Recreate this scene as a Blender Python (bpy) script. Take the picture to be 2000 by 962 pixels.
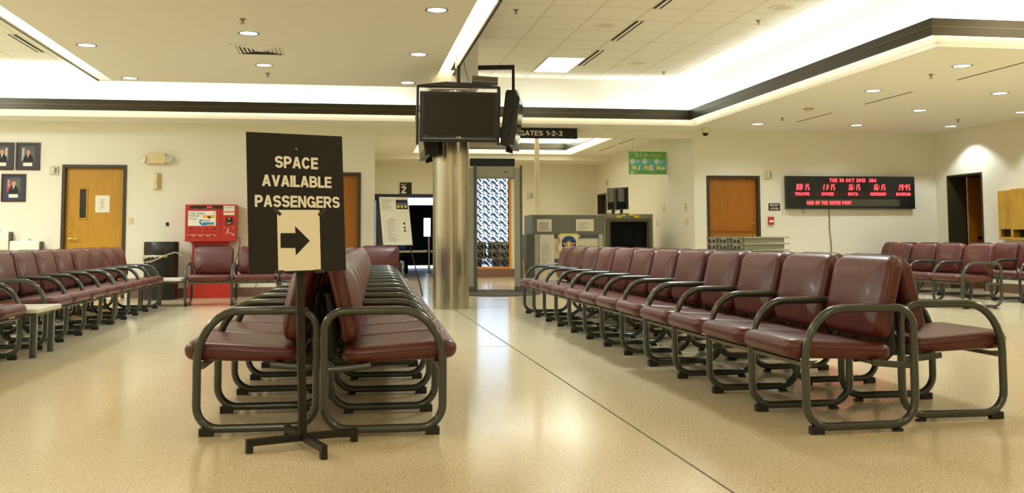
import bpy, bmesh, math, random
from mathutils import Vector, Matrix
random.seed(7)
for o in list(bpy.data.objects): bpy.data.objects.remove(o, do_unlink=True)
SC = bpy.context.scene
COL = SC.collection
PI = math.pi

# ------------------------------------------------------------------ camera
CAM_F, YAW, PITCH, ROLL, CY, CAM_H = 1919.5, .1644287, .0671988, -.0043966, 336.9, .95
def make_camera():
    cy, sy = math.cos(YAW), math.sin(YAW)
    F = Vector((sy*math.cos(PITCH), cy*math.cos(PITCH), math.sin(PITCH)))
    r = Vector((cy, -sy, 0)); u = r.cross(F)
    c, s = math.cos(ROLL), math.sin(ROLL)
    r, u = c*r+s*u, -s*r+c*u
    m = Matrix(((r.x, u.x, -F.x, 0), (r.y, u.y, -F.y, 0), (r.z, u.z, -F.z, CAM_H), (0, 0, 0, 1)))
    cd = bpy.data.cameras.new('camera'); co = bpy.data.objects.new('camera', cd); COL.objects.link(co)
    co.matrix_world = m
    cd.sensor_width = 36; cd.sensor_fit = 'HORIZONTAL'; cd.lens = CAM_F/2000*36
    cd.shift_y = -(481-CY)/2000; cd.clip_start = .05; cd.clip_end = 300
    SC.camera = co
make_camera()

# ------------------------------------------------------------------ exposure, world, large lights
SC.view_settings.view_transform = 'Standard'; SC.view_settings.look = 'None'
SC.view_settings.gamma = 1; SC.view_settings.use_curve_mapping = False
SC.view_settings.exposure = 0.0
W = bpy.data.worlds.new('world'); SC.world = W; W.use_nodes = True
bg = W.node_tree.nodes['Background']; bg.inputs[0].default_value = (.6, .78, 1, 1); bg.inputs[1].default_value = 6
try:
    SC.cycles.use_denoising = True; SC.cycles.max_bounces = 10; SC.cycles.diffuse_bounces = 6
    SC.cycles.glossy_bounces = 4; SC.cycles.sample_clamp_indirect = 6; SC.cycles.caustics_reflective = False; SC.cycles.caustics_refractive = False
except Exception: pass

WARM = (.885, .985, 1.0); COOL = (.90, 1, 1)
def area(name, loc, sx, sy, power, color=WARM, rot=(0, 0, 0), spread=PI):
    l = bpy.data.lights.new(name, 'AREA'); l.shape = 'RECTANGLE'; l.size = sx; l.size_y = sy
    l.energy = power; l.color = color; l.spread = spread
    o = bpy.data.objects.new(name, l); COL.objects.link(o); o.location = loc; o.rotation_euler = rot
    return o
K = 1.0
UP = (PI, 0, 0)
# fluorescent strips lying in the coves behind the dark band, shining up the white wall
for x0, x1, p in ((-9, .9, 56), (.9, 4.5, 5.5), (4.5, 5.85, 8)):      # the middle lamps of this cove are dim
    area('cove_light_back', ((x0+x1)/2, 16.35, 3.09), x1-x0, .1, p*K, WARM, UP)
area('cove_light_right', (5.93, 12.7, 3.09), .1, 7.2, 50*K, WARM, UP)
area('cove_light_turn', (8.5, 9.15, 3.09), 5, .1, 34*K, WARM, UP)
area('alcove_light_back', (3.3, 22.74, 3.12), 3.7, .08, 120*K, WARM, UP)
area('alcove_light_right', (5.12, 20.3, 3.12), .08, 4.8, 140*K, WARM, UP)
area('alcove_fill_light', (3.33, 20.35, 3.43), 3.3, 4.3, 95*K, (1, .90, .70))  # fill lamp added in the tray to brighten the alcove
# first is the lit ceiling troffer; the rest are unseen fill lamps added for brightness
NEAR = (1, .91, .70)
for x, y, p in ((3.26, 15.13, 16), (3.3, 8.5, 125), (3.3, 4.2, 12), (-1.2, 6.6, 44), (-1.2, 2.2, 14), (-6.3, 13.6, 170), (-5.8, 10.0, 140), (-5.6, 6.0, 90), (8.2, 6.8, 130), (7.9, 2.5, 65), (3.3, -1.5, 90), (-1.2, -2.2, 110), (-5.6, -1, 80)):
    area('troffer_and_fill_light', (x, y, 3.685), .56, 1.24, p*K, COOL if y > 15 else (NEAR if y < 7 else WARM))

# ------------------------------------------------------------------ materials
def lin(c):
    return tuple(((v/255)/12.92 if v/255 <= .04045 else ((v/255+.055)/1.055)**2.4) for v in c)
MATS = {}
def mat(name, rgb, rough=.6, metal=0, spec=.5, coat=0, emit=0, ecol=None, bump=None, var=None, alpha=None):
    """rgb in sRGB 0-255. bump=(scale, strength, distance). var=(scale, amount): soft colour variation of the material itself."""
    m = bpy.data.materials.new(name); m.use_nodes = True; n = m.node_tree; b = n.nodes['Principled BSDF']
    c = lin(rgb); b.inputs['Base Color'].default_value = (*c, 1); b.inputs['Roughness'].default_value = rough
    b.inputs['Metallic'].default_value = metal; b.inputs['Specular IOR Level'].default_value = spec
    b.inputs['Coat Weight'].default_value = coat; b.inputs['Coat Roughness'].default_value = .12
    if emit:
        b.inputs['Emission Color'].default_value = (*lin(ecol or rgb), 1); b.inputs['Emission Strength'].default_value = emit
    if bump or var:
        tc = n.nodes.new('ShaderNodeTexCoord')
    if bump:
        t = n.nodes.new('ShaderNodeTexNoise'); t.inputs['Scale'].default_value = bump[0]; t.inputs['Detail'].default_value = 4
        n.links.new(tc.outputs['Object'], t.inputs['Vector'])
        bp = n.nodes.new('ShaderNodeBump'); bp.inputs['Strength'].default_value = bump[1]; bp.inputs['Distance'].default_value = bump[2]
        n.links.new(t.outputs['Fac'], bp.inputs['Height']); n.links.new(bp.outputs[0], b.inputs['Normal'])
    if var:
        t = n.nodes.new('ShaderNodeTexNoise'); t.inputs['Scale'].default_value = var[0]; t.inputs['Detail'].default_value = 5
        n.links.new(tc.outputs['Object'], t.inputs['Vector'])
        r = n.nodes.new('ShaderNodeValToRGB'); a = var[1]
        r.color_ramp.elements[0].position = .3; r.color_ramp.elements[1].position = .7
        r.color_ramp.elements[0].color = (*[v*(1-a) for v in c], 1); r.color_ramp.elements[1].color = (*[min(1, v*(1+a)) for v in c], 1)
        n.links.new(t.outputs['Fac'], r.inputs[0]); n.links.new(r.outputs[0], b.inputs['Base Color'])
    MATS[name] = m; return m

M_WALL = mat('cream_wall_paint', (235, 231, 214), .75, bump=(60, .08, .004))
M_SOFFIT = mat('soffit_paint', (241, 239, 229), .8, bump=(90, .05, .003))
M_UPPER = mat('cove_wall_paint', (244, 242, 230), .8)
M_BASE = mat('brown_baseboard_vinyl', (120, 88, 70), .5)
M_BRONZE = mat('dark_bronze_metal', (66, 60, 44), .38, .55, bump=(3, .03, .01))
M_BRONZE_EDGE = mat('bronze_edge', (104, 97, 74), .4, .6)
M_DFRAME = mat('dark_door_frame_paint', (58, 50, 34), .45)
M_BLACK = mat('black_plastic', (20, 19, 17), .35)
M_BLACKM = mat('black_sign_board', (27, 26, 22), .6, 0, .35)
M_WHITE = mat('white_lettering', (235, 232, 222), .6)
M_PAPER = mat('white_paper', (236, 230, 212), .8)
M_INK = mat('print_ink', (96, 90, 80), .8)
M_INKL = mat('pale_print_ink', (170, 163, 148), .8)
M_PRED = mat('red_print', (205, 110, 92), .8)
M_VINYL = mat('burgundy_vinyl', (84, 28, 22), .40, 0, .55, coat=.08, bump=(260, .10, .0015), var=(3, .10))
M_SEAM = mat('vinyl_seam', (66, 22, 20), .6)
M_FRAME = mat('grey_green_enamel', (60, 66, 61), .25, .25, .5, coat=.5)
M_RUBBER = mat('black_rubber', (24, 23, 20), .6)
M_RAIL = mat('olive_steel_rail', (104, 100, 78), .4, .2)
M_STAND = mat('worn_black_steel', (38, 35, 29), .42, .4, bump=(40, .12, .003))
M_TABLE = mat('pale_grey_laminate', (198, 196, 180), .35)
M_RED = mat('red_enamel', (186, 44, 32), .38)
M_PINK = mat('pink_label', (232, 122, 112), .6)
M_GREYM = mat('grey_olive_metal', (128, 126, 106), .5, .1)
M_GREYL = mat('light_grey_panel', (176, 178, 160), .5)
M_GREYD = mat('dark_grey_panel', (84, 84, 74), .5)
M_SLATE = mat('slate_blue_panel', (76, 92, 104), .5)
M_OFFW = mat('off_white_plastic', (226, 218, 190), .5)
M_IVORY = mat('ivory_plastic', (222, 206, 160), .5)
M_PORC = mat('white_enamel', (238, 236, 222), .3)
M_STRIP = mat('cream_steel', (214, 204, 170), .5)
M_YEL = mat('yellow_plastic', (232, 200, 30), .5)
M_BLUE = mat('navy_blue', (40, 42, 104), .6)
M_SKYB = mat('bright_blue', (36, 140, 196), .6)
M_ORANGE = mat('orange_print', (240, 168, 40), .6)
M_GREENP = mat('green_poster', (112, 176, 84), .6)
M_TEAL = mat('teal_panel', (108, 196, 200), .6)
M_LTEAL = mat('pale_print', (214, 232, 214), .6)
M_YPRINT = mat('yellow_print', (244, 224, 50), .6)
M_SKIN = mat('printed_skin_tone', (206, 150, 116), .7)
M_SUIT = mat('printed_dark_suit', (28, 28, 34), .7)
M_PHOTO = mat('photo_backdrop', (92, 92, 86), .6)
M_MATB = mat('navy_picture_mat', (58, 66, 84), .7)
M_MATD = mat('charcoal_picture_mat', (50, 50, 48), .5)
M_WALN = mat('walnut_frame', (66, 34, 26), .35)
M_BRASS = mat('brass', (226, 196, 110), .2, 1)
M_CHROME = mat('brushed_chrome', (200, 198, 188), .22, 1)
M_SCREEN = mat('black_glass_screen', (13, 12, 10), .12)
M_LEDOFF = mat('unlit_led_window', (74, 70, 50), .5)
M_LEDDIM = mat('dim_red_led_window', (64, 22, 20), .4)
M_LED = mat('red_led', (255, 40, 50), .5, emit=5, ecol=(255, 52, 60))
M_LENS = mat('lit_lamp_lens', (230, 245, 250), .4, emit=3.2, ecol=(232, 248, 252))
M_TROF = mat('lit_troffer_lens', (250, 250, 238), .4, emit=2.2, ecol=(252, 252, 240))
M_TUBE = mat('fluorescent_tube', (255, 248, 225), .4, emit=4, ecol=(255, 240, 205))
M_GRILL = mat('dark_slot', (22, 18, 14), .8)
M_SLOT = mat('brown_slot', (104, 88, 62), .8)
M_TRAY = mat('grey_tray_plastic', (142, 142, 122), .5)
M_MATF = mat('dark_grey_floor_mat', (72, 68, 58), .9, bump=(300, .4, .004))
M_BAG = mat('clear_plastic_film', (186, 180, 158), .2)
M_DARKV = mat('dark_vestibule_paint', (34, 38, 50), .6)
M_CLEAR = mat('clear_lens', (214, 214, 200), .15)
M_CASE = mat('black_fabric', (12, 12, 12), .9, 0, .2)
M_GREYDOOR = mat('charcoal_door_paint', (62, 62, 64), .5)

def wood(name, rgb, rough=.4, scale=3.0, stretch=(6, 6, .7), amt=.16):
    m = mat(name, rgb, rough); n = m.node_tree; b = n.nodes['Principled BSDF']; c = lin(rgb)
    tc = n.nodes.new('ShaderNodeTexCoord'); mp = n.nodes.new('ShaderNodeMapping'); mp.inputs['Scale'].default_value = stretch
    t = n.nodes.new('ShaderNodeTexNoise'); t.inputs['Scale'].default_value = scale; t.inputs['Detail'].default_value = 6; t.inputs['Distortion'].default_value = 1.2
    r = n.nodes.new('ShaderNodeValToRGB'); r.color_ramp.elements[0].position = .3; r.color_ramp.elements[1].position = .7
    r.color_ramp.elements[0].color = (*[v*(1-amt) for v in c], 1); r.color_ramp.elements[1].color = (*[min(1, v*(1+amt)) for v in c], 1)
    n.links.new(tc.outputs['Object'], mp.inputs[0]); n.links.new(mp.outputs[0], t.inputs['Vector']); n.links.new(t.outputs['Fac'], r.inputs[0]); n.links.new(r.outputs[0], b.inputs['Base Color'])
    return m
M_OAK = wood('golden_oak_door', (190, 138, 24), amt=.1)
M_OAKD = wood('amber_oak_door', (160, 98, 14), amt=.1)
M_OAKC = wood('oak_cabinet', (206, 162, 62))
M_OAKT = wood('orange_wood_trim', (206, 138, 40))

def terrazzo():
    m = mat('polished_terrazzo', (214, 196, 152), .16, 0, .17); n = m.node_tree; b = n.nodes['Principled BSDF']
    tc = n.nodes.new('ShaderNodeTexCoord')
    def ramp(fac, p0, c0, p1, c1):
        r = n.nodes.new('ShaderNodeValToRGB'); e = r.color_ramp.elements
        e[0].position = p0; e[0].color = (*c0, 1); e[1].position = p1; e[1].color = (*c1, 1); n.links.new(fac, r.inputs[0]); return r.outputs[0]
    def mix(fac, a, c):
        x = n.nodes.new('ShaderNodeMix'); x.data_type = 'RGBA'; n.links.new(fac, x.inputs[0]); 
        n.links.new(a, x.inputs[6]); n.links.new(c, x.inputs[7]); return x.outputs[2]
    nz = n.nodes.new('ShaderNodeTexNoise'); nz.inputs['Scale'].default_value = 95; nz.inputs['Detail'].default_value = 3
    n.links.new(tc.outputs['Object'], nz.inputs['Vector'])
    base = ramp(nz.outputs['Fac'], .38, lin((192, 178, 146)), .62, lin((220, 207, 174)))
    v = n.nodes.new('ShaderNodeTexVoronoi'); v.inputs['Scale'].default_value = 150; v.inputs['Randomness'].default_value = 1
    n.links.new(tc.outputs['Object'], v.inputs['Vector'])
    # dark chips: cells picked by their random colour, drawn near their centres
    sep = n.nodes.new('ShaderNodeSeparateColor'); n.links.new(v.outputs['Color'], sep.inputs[0])
    pick = n.nodes.new('ShaderNodeMath'); pick.operation = 'GREATER_THAN'; pick.inputs[1].default_value = .72; n.links.new(sep.outputs[0], pick.inputs[0])
    near = n.nodes.new('ShaderNodeMath'); near.operation = 'LESS_THAN'; near.inputs[1].default_value = .34; n.links.new(v.outputs['Distance'], near.inputs[0])
    chip = n.nodes.new('ShaderNodeMath'); chip.operation = 'MULTIPLY'; n.links.new(pick.outputs[0], chip.inputs[0]); n.links.new(near.outputs[0], chip.inputs[1])
    fac = n.nodes.new('ShaderNodeMath'); fac.operation = 'MULTIPLY'; fac.inputs[1].default_value = .75; n.links.new(chip.outputs[0], fac.inputs[0])
    tone = ramp(sep.outputs[1], .2, lin((70, 58, 38)), .9, lin((150, 128, 88)))
    n.links.new(mix(fac.outputs[0], base, tone), b.inputs['Base Color'])
    rn = n.nodes.new('ShaderNodeTexNoise'); rn.inputs['Scale'].default_value = 1.3; n.links.new(tc.outputs['Object'], rn.inputs['Vector'])
    mr = n.nodes.new('ShaderNodeMapRange'); mr.inputs['To Min'].default_value = .11; mr.inputs['To Max'].default_value = .19
    n.links.new(rn.outputs['Fac'], mr.inputs[0]); n.links.new(mr.outputs[0], b.inputs['Roughness'])
    return m
M_FLOOR = terrazzo()

def tile_ceiling():
    m = mat('acoustic_ceiling_tile', (226, 216, 186), .85); n = m.node_tree; b = n.nodes['Principled BSDF']
    tc = n.nodes.new('ShaderNodeTexCoord'); sp = n.nodes.new('ShaderNodeSeparateXYZ'); n.links.new(tc.outputs['Object'], sp.inputs[0])
    def line(out, period, off):
        a = n.nodes.new('ShaderNodeMath'); a.operation = 'SUBTRACT'; a.inputs[1].default_value = off - period*100; n.links.new(out, a.inputs[0])
        d = n.nodes.new('ShaderNodeMath'); d.operation = 'DIVIDE'; d.inputs[1].default_value = period; n.links.new(a.outputs[0], d.inputs[0])
        f = n.nodes.new('ShaderNodeMath'); f.operation = 'FRACT'; n.links.new(d.outputs[0], f.inputs[0])
        g = n.nodes.new('ShaderNodeMath'); g.operation = 'LESS_THAN'; g.inputs[1].default_value = .03/period; n.links.new(f.outputs[0], g.inputs[0]); return g.outputs[0]
    mx = n.nodes.new('ShaderNodeMath'); mx.operation = 'MAXIMUM'
    n.links.new(line(sp.outputs[0], .612, 2.935), mx.inputs[0]); n.links.new(line(sp.outputs[1], .648, 13.145), mx.inputs[1])
    x = n.nodes.new('ShaderNodeMix'); x.data_type = 'RGBA'; n.links.new(mx.outputs[0], x.inputs[0])
    x.inputs[6].default_value = (*lin((250, 247, 238)), 1); x.inputs[7].default_value = (*lin((230, 224, 204)), 1)
    n.links.new(x.outputs[2], b.inputs['Base Color']); return m
M_TILE = tile_ceiling()

def glass_block():
    """pressed glass: a moulded leaf pattern, its refracted bright and dark streaks painted as transmission colour"""
    m = bpy.data.materials.new('pressed_glass_block'); m.use_nodes = True; n = m.node_tree; n.nodes.clear()
    out = n.nodes.new('ShaderNodeOutputMaterial'); tc = n.nodes.new('ShaderNodeTexCoord')
    sp = n.nodes.new('ShaderNodeSeparateXYZ'); n.links.new(tc.outputs['Object'], sp.inputs[0]); cb = n.nodes.new('ShaderNodeCombineXYZ')
    for ax, (o0, per) in enumerate(((3.11, .835/4), (.26, 2.44/12.2))):      # every block carries the same moulded leaf
        a = n.nodes.new('ShaderNodeMath'); a.operation = 'SUBTRACT'; a.inputs[1].default_value = o0-per*20; n.links.new(sp.outputs[0 if ax == 0 else 2], a.inputs[0])
        d = n.nodes.new('ShaderNodeMath'); d.operation = 'MODULO'; d.inputs[1].default_value = per; n.links.new(a.outputs[0], d.inputs[0]); n.links.new(d.outputs[0], cb.inputs[ax])
    w = n.nodes.new('ShaderNodeTexWave'); w.inputs['Scale'].default_value = 4.6; w.inputs['Distortion'].default_value = 6; w.inputs['Detail'].default_value = 1; w.inputs['Detail Scale'].default_value = 3.2; w.bands_direction = 'DIAGONAL'
    n.links.new(cb.outputs[0], w.inputs['Vector'])
    r = n.nodes.new('ShaderNodeValToRGB'); e = r.color_ramp.elements; e[0].position = .20; e[0].color = (.012, .018, .03, 1); e[1].position = .50; e[1].color = (.92, .96, 1, 1)
    m_ = e.new(.34); m_.color = (.10, .13, .17, 1)
    n.links.new(w.outputs['Fac'], r.inputs[0])
    t = n.nodes.new('ShaderNodeBsdfTransparent'); n.links.new(r.outputs[0], t.inputs[0])
    g = n.nodes.new('ShaderNodeBsdfGlossy'); g.inputs['Roughness'].default_value = .1; g.inputs['Color'].default_value = (.8, .85, .9, 1)
    mx = n.nodes.new('ShaderNodeMixShader'); mx.inputs[0].default_value = .06
    n.links.new(t.outputs[0], mx.inputs[1]); n.links.new(g.outputs[0], mx.inputs[2]); n.links.new(mx.outputs[0], out.inputs[0]); return m
M_GBLOCK = glass_block()
def clear_glass():
    m = bpy.data.materials.new('window_glass'); m.use_nodes = True; n = m.node_tree; n.nodes.clear()
    out = n.nodes.new('ShaderNodeOutputMaterial'); t = n.nodes.new('ShaderNodeBsdfTransparent'); t.inputs[0].default_value = (.95, .98, 1, 1)
    g = n.nodes.new('ShaderNodeBsdfGlossy'); g.inputs['Roughness'].default_value = .03
    mx = n.nodes.new('ShaderNodeMixShader'); mx.inputs[0].default_value = .06
    n.links.new(t.outputs[0], mx.inputs[1]); n.links.new(g.outputs[0], mx.inputs[2]); n.links.new(mx.outputs[0], out.inputs[0]); return m
M_GLASS = clear_glass()
def column_metal():
    m = mat('satin_stainless_cladding', (188, 182, 164), .24, 1); n = m.node_tree; b = n.nodes['Principled BSDF']
    tc = n.nodes.new('ShaderNodeTexCoord'); mp = n.nodes.new('ShaderNodeMapping'); mp.inputs['Scale'].default_value = (1, 1, .9)
    t = n.nodes.new('ShaderNodeTexNoise'); t.inputs['Scale'].default_value = 2.4; t.inputs['Detail'].default_value = 1
    n.links.new(tc.outputs['Object'], mp.inputs[0]); n.links.new(mp.outputs[0], t.inputs['Vector'])
    bp = n.nodes.new('ShaderNodeBump'); bp.inputs['Strength'].default_value = .3; bp.inputs['Distance'].default_value = .03
    n.links.new(t.outputs['Fac'], bp.inputs['Height']); n.links.new(bp.outputs[0], b.inputs['Normal'])
    return m
M_COLUMN = column_metal()

# ------------------------------------------------------------------ mesh helpers
class MB:
    def __init__(s): s.v = []; s.f = []; s.mi = []; s.ms = []
    def slot(s, m):
        if m not in s.ms: s.ms.append(m)
        return s.ms.index(m)
    def add(s, vs, fs, m, M=None):
        k = len(s.v); i = s.slot(m)
        s.v += [tuple(M @ Vector(p)) if M is not None else tuple(p) for p in vs]
        s.f += [tuple(k+j for j in f) for f in fs]; s.mi += [i]*len(fs); return s
    def box(s, x0, x1, y0, y1, z0, z1, m, M=None):
        vs = [(x, y, z) for z in (z0, z1) for y in (y0, y1) for x in (x0, x1)]
        return s.add(vs, [(0, 2, 3, 1), (4, 5, 7, 6), (0, 1, 5, 4), (2, 6, 7, 3), (0, 4, 6, 2), (1, 3, 7, 5)], m, M)
    def prism(s, poly, d0, d1, m, axis='y', M=None):
        """poly: 2D points; extruded along axis from d0 to d1. axis y: (x,z); x: (y,z); z: (x,y)"""
        def P(a, b, d): return (a, d, b) if axis == 'y' else ((d, a, b) if axis == 'x' else (a, b, d))
        n = len(poly); vs = [P(a, b, d0) for a, b in poly]+[P(a, b, d1) for a, b in poly]
        fs = [tuple(range(n)), tuple(range(2*n-1, n-1, -1))]+[(i, i+n, (i+1) % n+n, (i+1) % n) for i in range(n)]
        return s.add(vs, fs, m, M)
    def cyl(s, p0, p1, r0, m, r1=None, seg=20, caps=True, M=None):
        p0 = Vector(p0); p1 = Vector(p1); r1 = r0 if r1 is None else r1
        d = (p1-p0).normalized(); a = d.orthogonal().normalized(); b = d.cross(a)
        vs = []; fs = []
        for p, r in ((p0, r0), (p1, r1)):
            for i in range(seg):
                t = 2*PI*i/seg; vs.append(p+(a*math.cos(t)+b*math.sin(t))*r)
        fs = [(i, (i+1) % seg, (i+1) % seg+seg, i+seg) for i in range(seg)]
        if caps: fs += [tuple(range(seg-1, -1, -1)), tuple(range(seg, 2*seg))]
        return s.add(vs, fs, m, M)
    def lathe(s, prof, m, c=(0, 0, 0), seg=32, M=None):
        """prof: (r, z) pairs, revolved about z"""
        vs = []; fs = []; n = len(prof)
        for i in range(seg):
            t = 2*PI*i/seg
            for r, z in prof: vs.append((c[0]+r*math.cos(t), c[1]+r*math.sin(t), c[2]+z))
        for i in range(seg):
            j = (i+1) % seg
            for k in range(n-1): fs.append((i*n+k, j*n+k, j*n+k+1, i*n+k+1))
        return s.add(vs, fs, m, M)
    def tube(s, path, r, m, closed=False, seg=12, M=None, caps=True, ry=None):
        P = [Vector(p) for p in path]; n = len(P); ry = ry or r; vs = []; fs = []
        tang = []
        for i in range(n):
            if closed: t = P[(i+1) % n]-P[i-1]
            else: t = P[min(i+1, n-1)]-P[max(i-1, 0)]
            tang.append(t.normalized())
        a = tang[0].orthogonal().normalized()
        for ax in (Vector((0, 1, 0)), Vector((0, 0, 1)), Vector((1, 0, 0))):
            if abs(tang[0].dot(ax)) < .2 and all(abs(t.dot(ax)) < .75 for t in tang): a = ax; break
        for i in range(n):
            t = tang[i]; a = (a-t*a.dot(t)).normalized(); b = t.cross(a)
            for k in range(seg):
                w = 2*PI*k/seg; vs.append(P[i]+a*math.cos(w)*r+b*math.sin(w)*ry)
        for i in range(n if closed else n-1):
            j = (i+1) % n
            fs += [(i*seg+k, i*seg+(k+1) % seg, j*seg+(k+1) % seg, j*seg+k) for k in range(seg)]
        if not closed and caps: fs += [tuple(range(seg-1, -1, -1)), tuple((n-1)*seg+k for k in range(seg))]
        return s.add(vs, fs, m, M)
    def loft(s, rings, m, M=None, cap=True):
        n = len(rings[0]); vs = [p for r in rings for p in r]; fs = []
        for i in range(len(rings)-1):
            fs += [(i*n+k, i*n+(k+1) % n, (i+1)*n+(k+1) % n, (i+1)*n+k) for k in range(n)]
        if cap: fs += [tuple(range(n-1, -1, -1)), tuple((len(rings)-1)*n+k for k in range(n))]
        return s.add(vs, fs, m, M)
    def disc(s, c, r, m, axis='y', seg=28, M=None, sy=1):
        vs = []
        for i in range(seg):
            t = 2*PI*i/seg; a, b = r*math.cos(t), r*sy*math.sin(t)
            vs.append((c[0]+a, c[1], c[2]+b) if axis == 'y' else ((c[0]+a, c[1]+b, c[2]) if axis == 'z' else (c[0], c[1]+a, c[2]+b)))
        return s.add(vs, [tuple(range(seg))], m, M)
    def quad(s, pts, m, M=None): return s.add(pts, [tuple(range(len(pts)))], m, M)
    def build(s, name, parent=None, smooth=False, bevel=0, loc=None, rot=None, bseg=2):
        me = bpy.data.meshes.new(name); me.from_pydata(s.v, [], s.f)
        for m in s.ms: me.materials.append(m)
        for p, i in zip(me.polygons, s.mi): p.material_index = i
        bm = bmesh.new(); bm.from_mesh(me); bmesh.ops.recalc_face_normals(bm, faces=bm.faces)
        if bevel:
            ed = [e for e in bm.edges if len(e.link_faces) == 2 and e.calc_face_angle(0) > .6]
            bmesh.ops.bevel(bm, geom=ed, offset=bevel, segments=bseg, profile=.5, affect='EDGES', clamp_overlap=True)
        bm.to_mesh(me); bm.free()
        if smooth:
            me.polygons.foreach_set('use_smooth', [True]*len(me.polygons))
            try: me.set_sharp_from_angle(angle=math.radians(42))
            except Exception: pass
        o = bpy.data.objects.new(name, me); COL.objects.link(o)
        if parent: o.parent = parent
        if loc: o.location = loc
        if rot: o.rotation_euler = rot
        return o

def thing(name, label, cat, loc=(0, 0, 0), rz=0, group=None, rot=None):
    o = bpy.data.objects.new(name, None); COL.objects.link(o); o.empty_display_size = .1
    o.location = loc; o.rotation_euler = rot or (0, 0, rz); o['label'] = label; o['category'] = cat
    if group: o['group'] = group
    return o
def tag(o, label, cat, group=None):
    o['label'] = label; o['category'] = cat
    if group: o['group'] = group
    return o
def struct(o): o['kind'] = 'structure'; return o
def kids(o): return [c for c in bpy.data.objects if c.parent == o]
def copy_tree(o, parent=None):
    c = o.copy(); COL.objects.link(c)
    if parent: c.parent = parent
    for ch in kids(o): copy_tree(ch, c)
    return c
def dup(src, loc, label, rz=None, group=None):
    c = copy_tree(src); c.location = loc; c['label'] = label
    if rz is not None: c.rotation_euler = (0, 0, rz)
    if group: c['group'] = group
    return c
def text_geo(mb, s, m, x0, x1, z0, z1, y, depth=.002, M=None, bold=0.0, shear=0, axis='y', sgn=1):
    """lettering fitted into the rectangle x0..x1, z0..z1, standing out from plane y by depth (towards -y)"""
    c = bpy.data.curves.new('t', 'FONT'); c.body = s; c.size = 1; c.offset = bold; c.shear = shear; c.resolution_u = 3; c.fill_mode = 'FRONT'; c.extrude = 0
    o = bpy.data.objects.new('t', c); COL.objects.link(o)
    dg = bpy.context.evaluated_depsgraph_get(); me = bpy.data.meshes.new_from_object(o.evaluated_get(dg))
    vs = [v.co.copy() for v in me.vertices]; fs = [tuple(p.vertices) for p in me.polygons]
    bpy.data.objects.remove(o, do_unlink=True); bpy.data.curves.remove(c); bpy.data.meshes.remove(me)
    if not vs: return
    ax0 = min(v.x for v in vs); ax1 = max(v.x for v in vs); ay0 = min(v.y for v in vs); ay1 = max(v.y for v in vs)
    fx = (x1-x0)/(ax1-ax0); fz = (z1-z0)/(ay1-ay0)
    out = [(x0+(v.x-ax0)*fx, y-depth, z0+(v.y-ay0)*fz) for v in vs]
    if axis == 'x': out = [(q[1], sgn*q[0], q[2]) for q in out]
    mb.add(out, fs, m, M)
def ell(cx, cy, rx, ry, a0, a1, n=10):
    return [(cx+rx*math.cos(math.radians(a0+(a1-a0)*i/n)), cy+ry*math.sin(math.radians(a0+(a1-a0)*i/n))) for i in range(n+1)]
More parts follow.
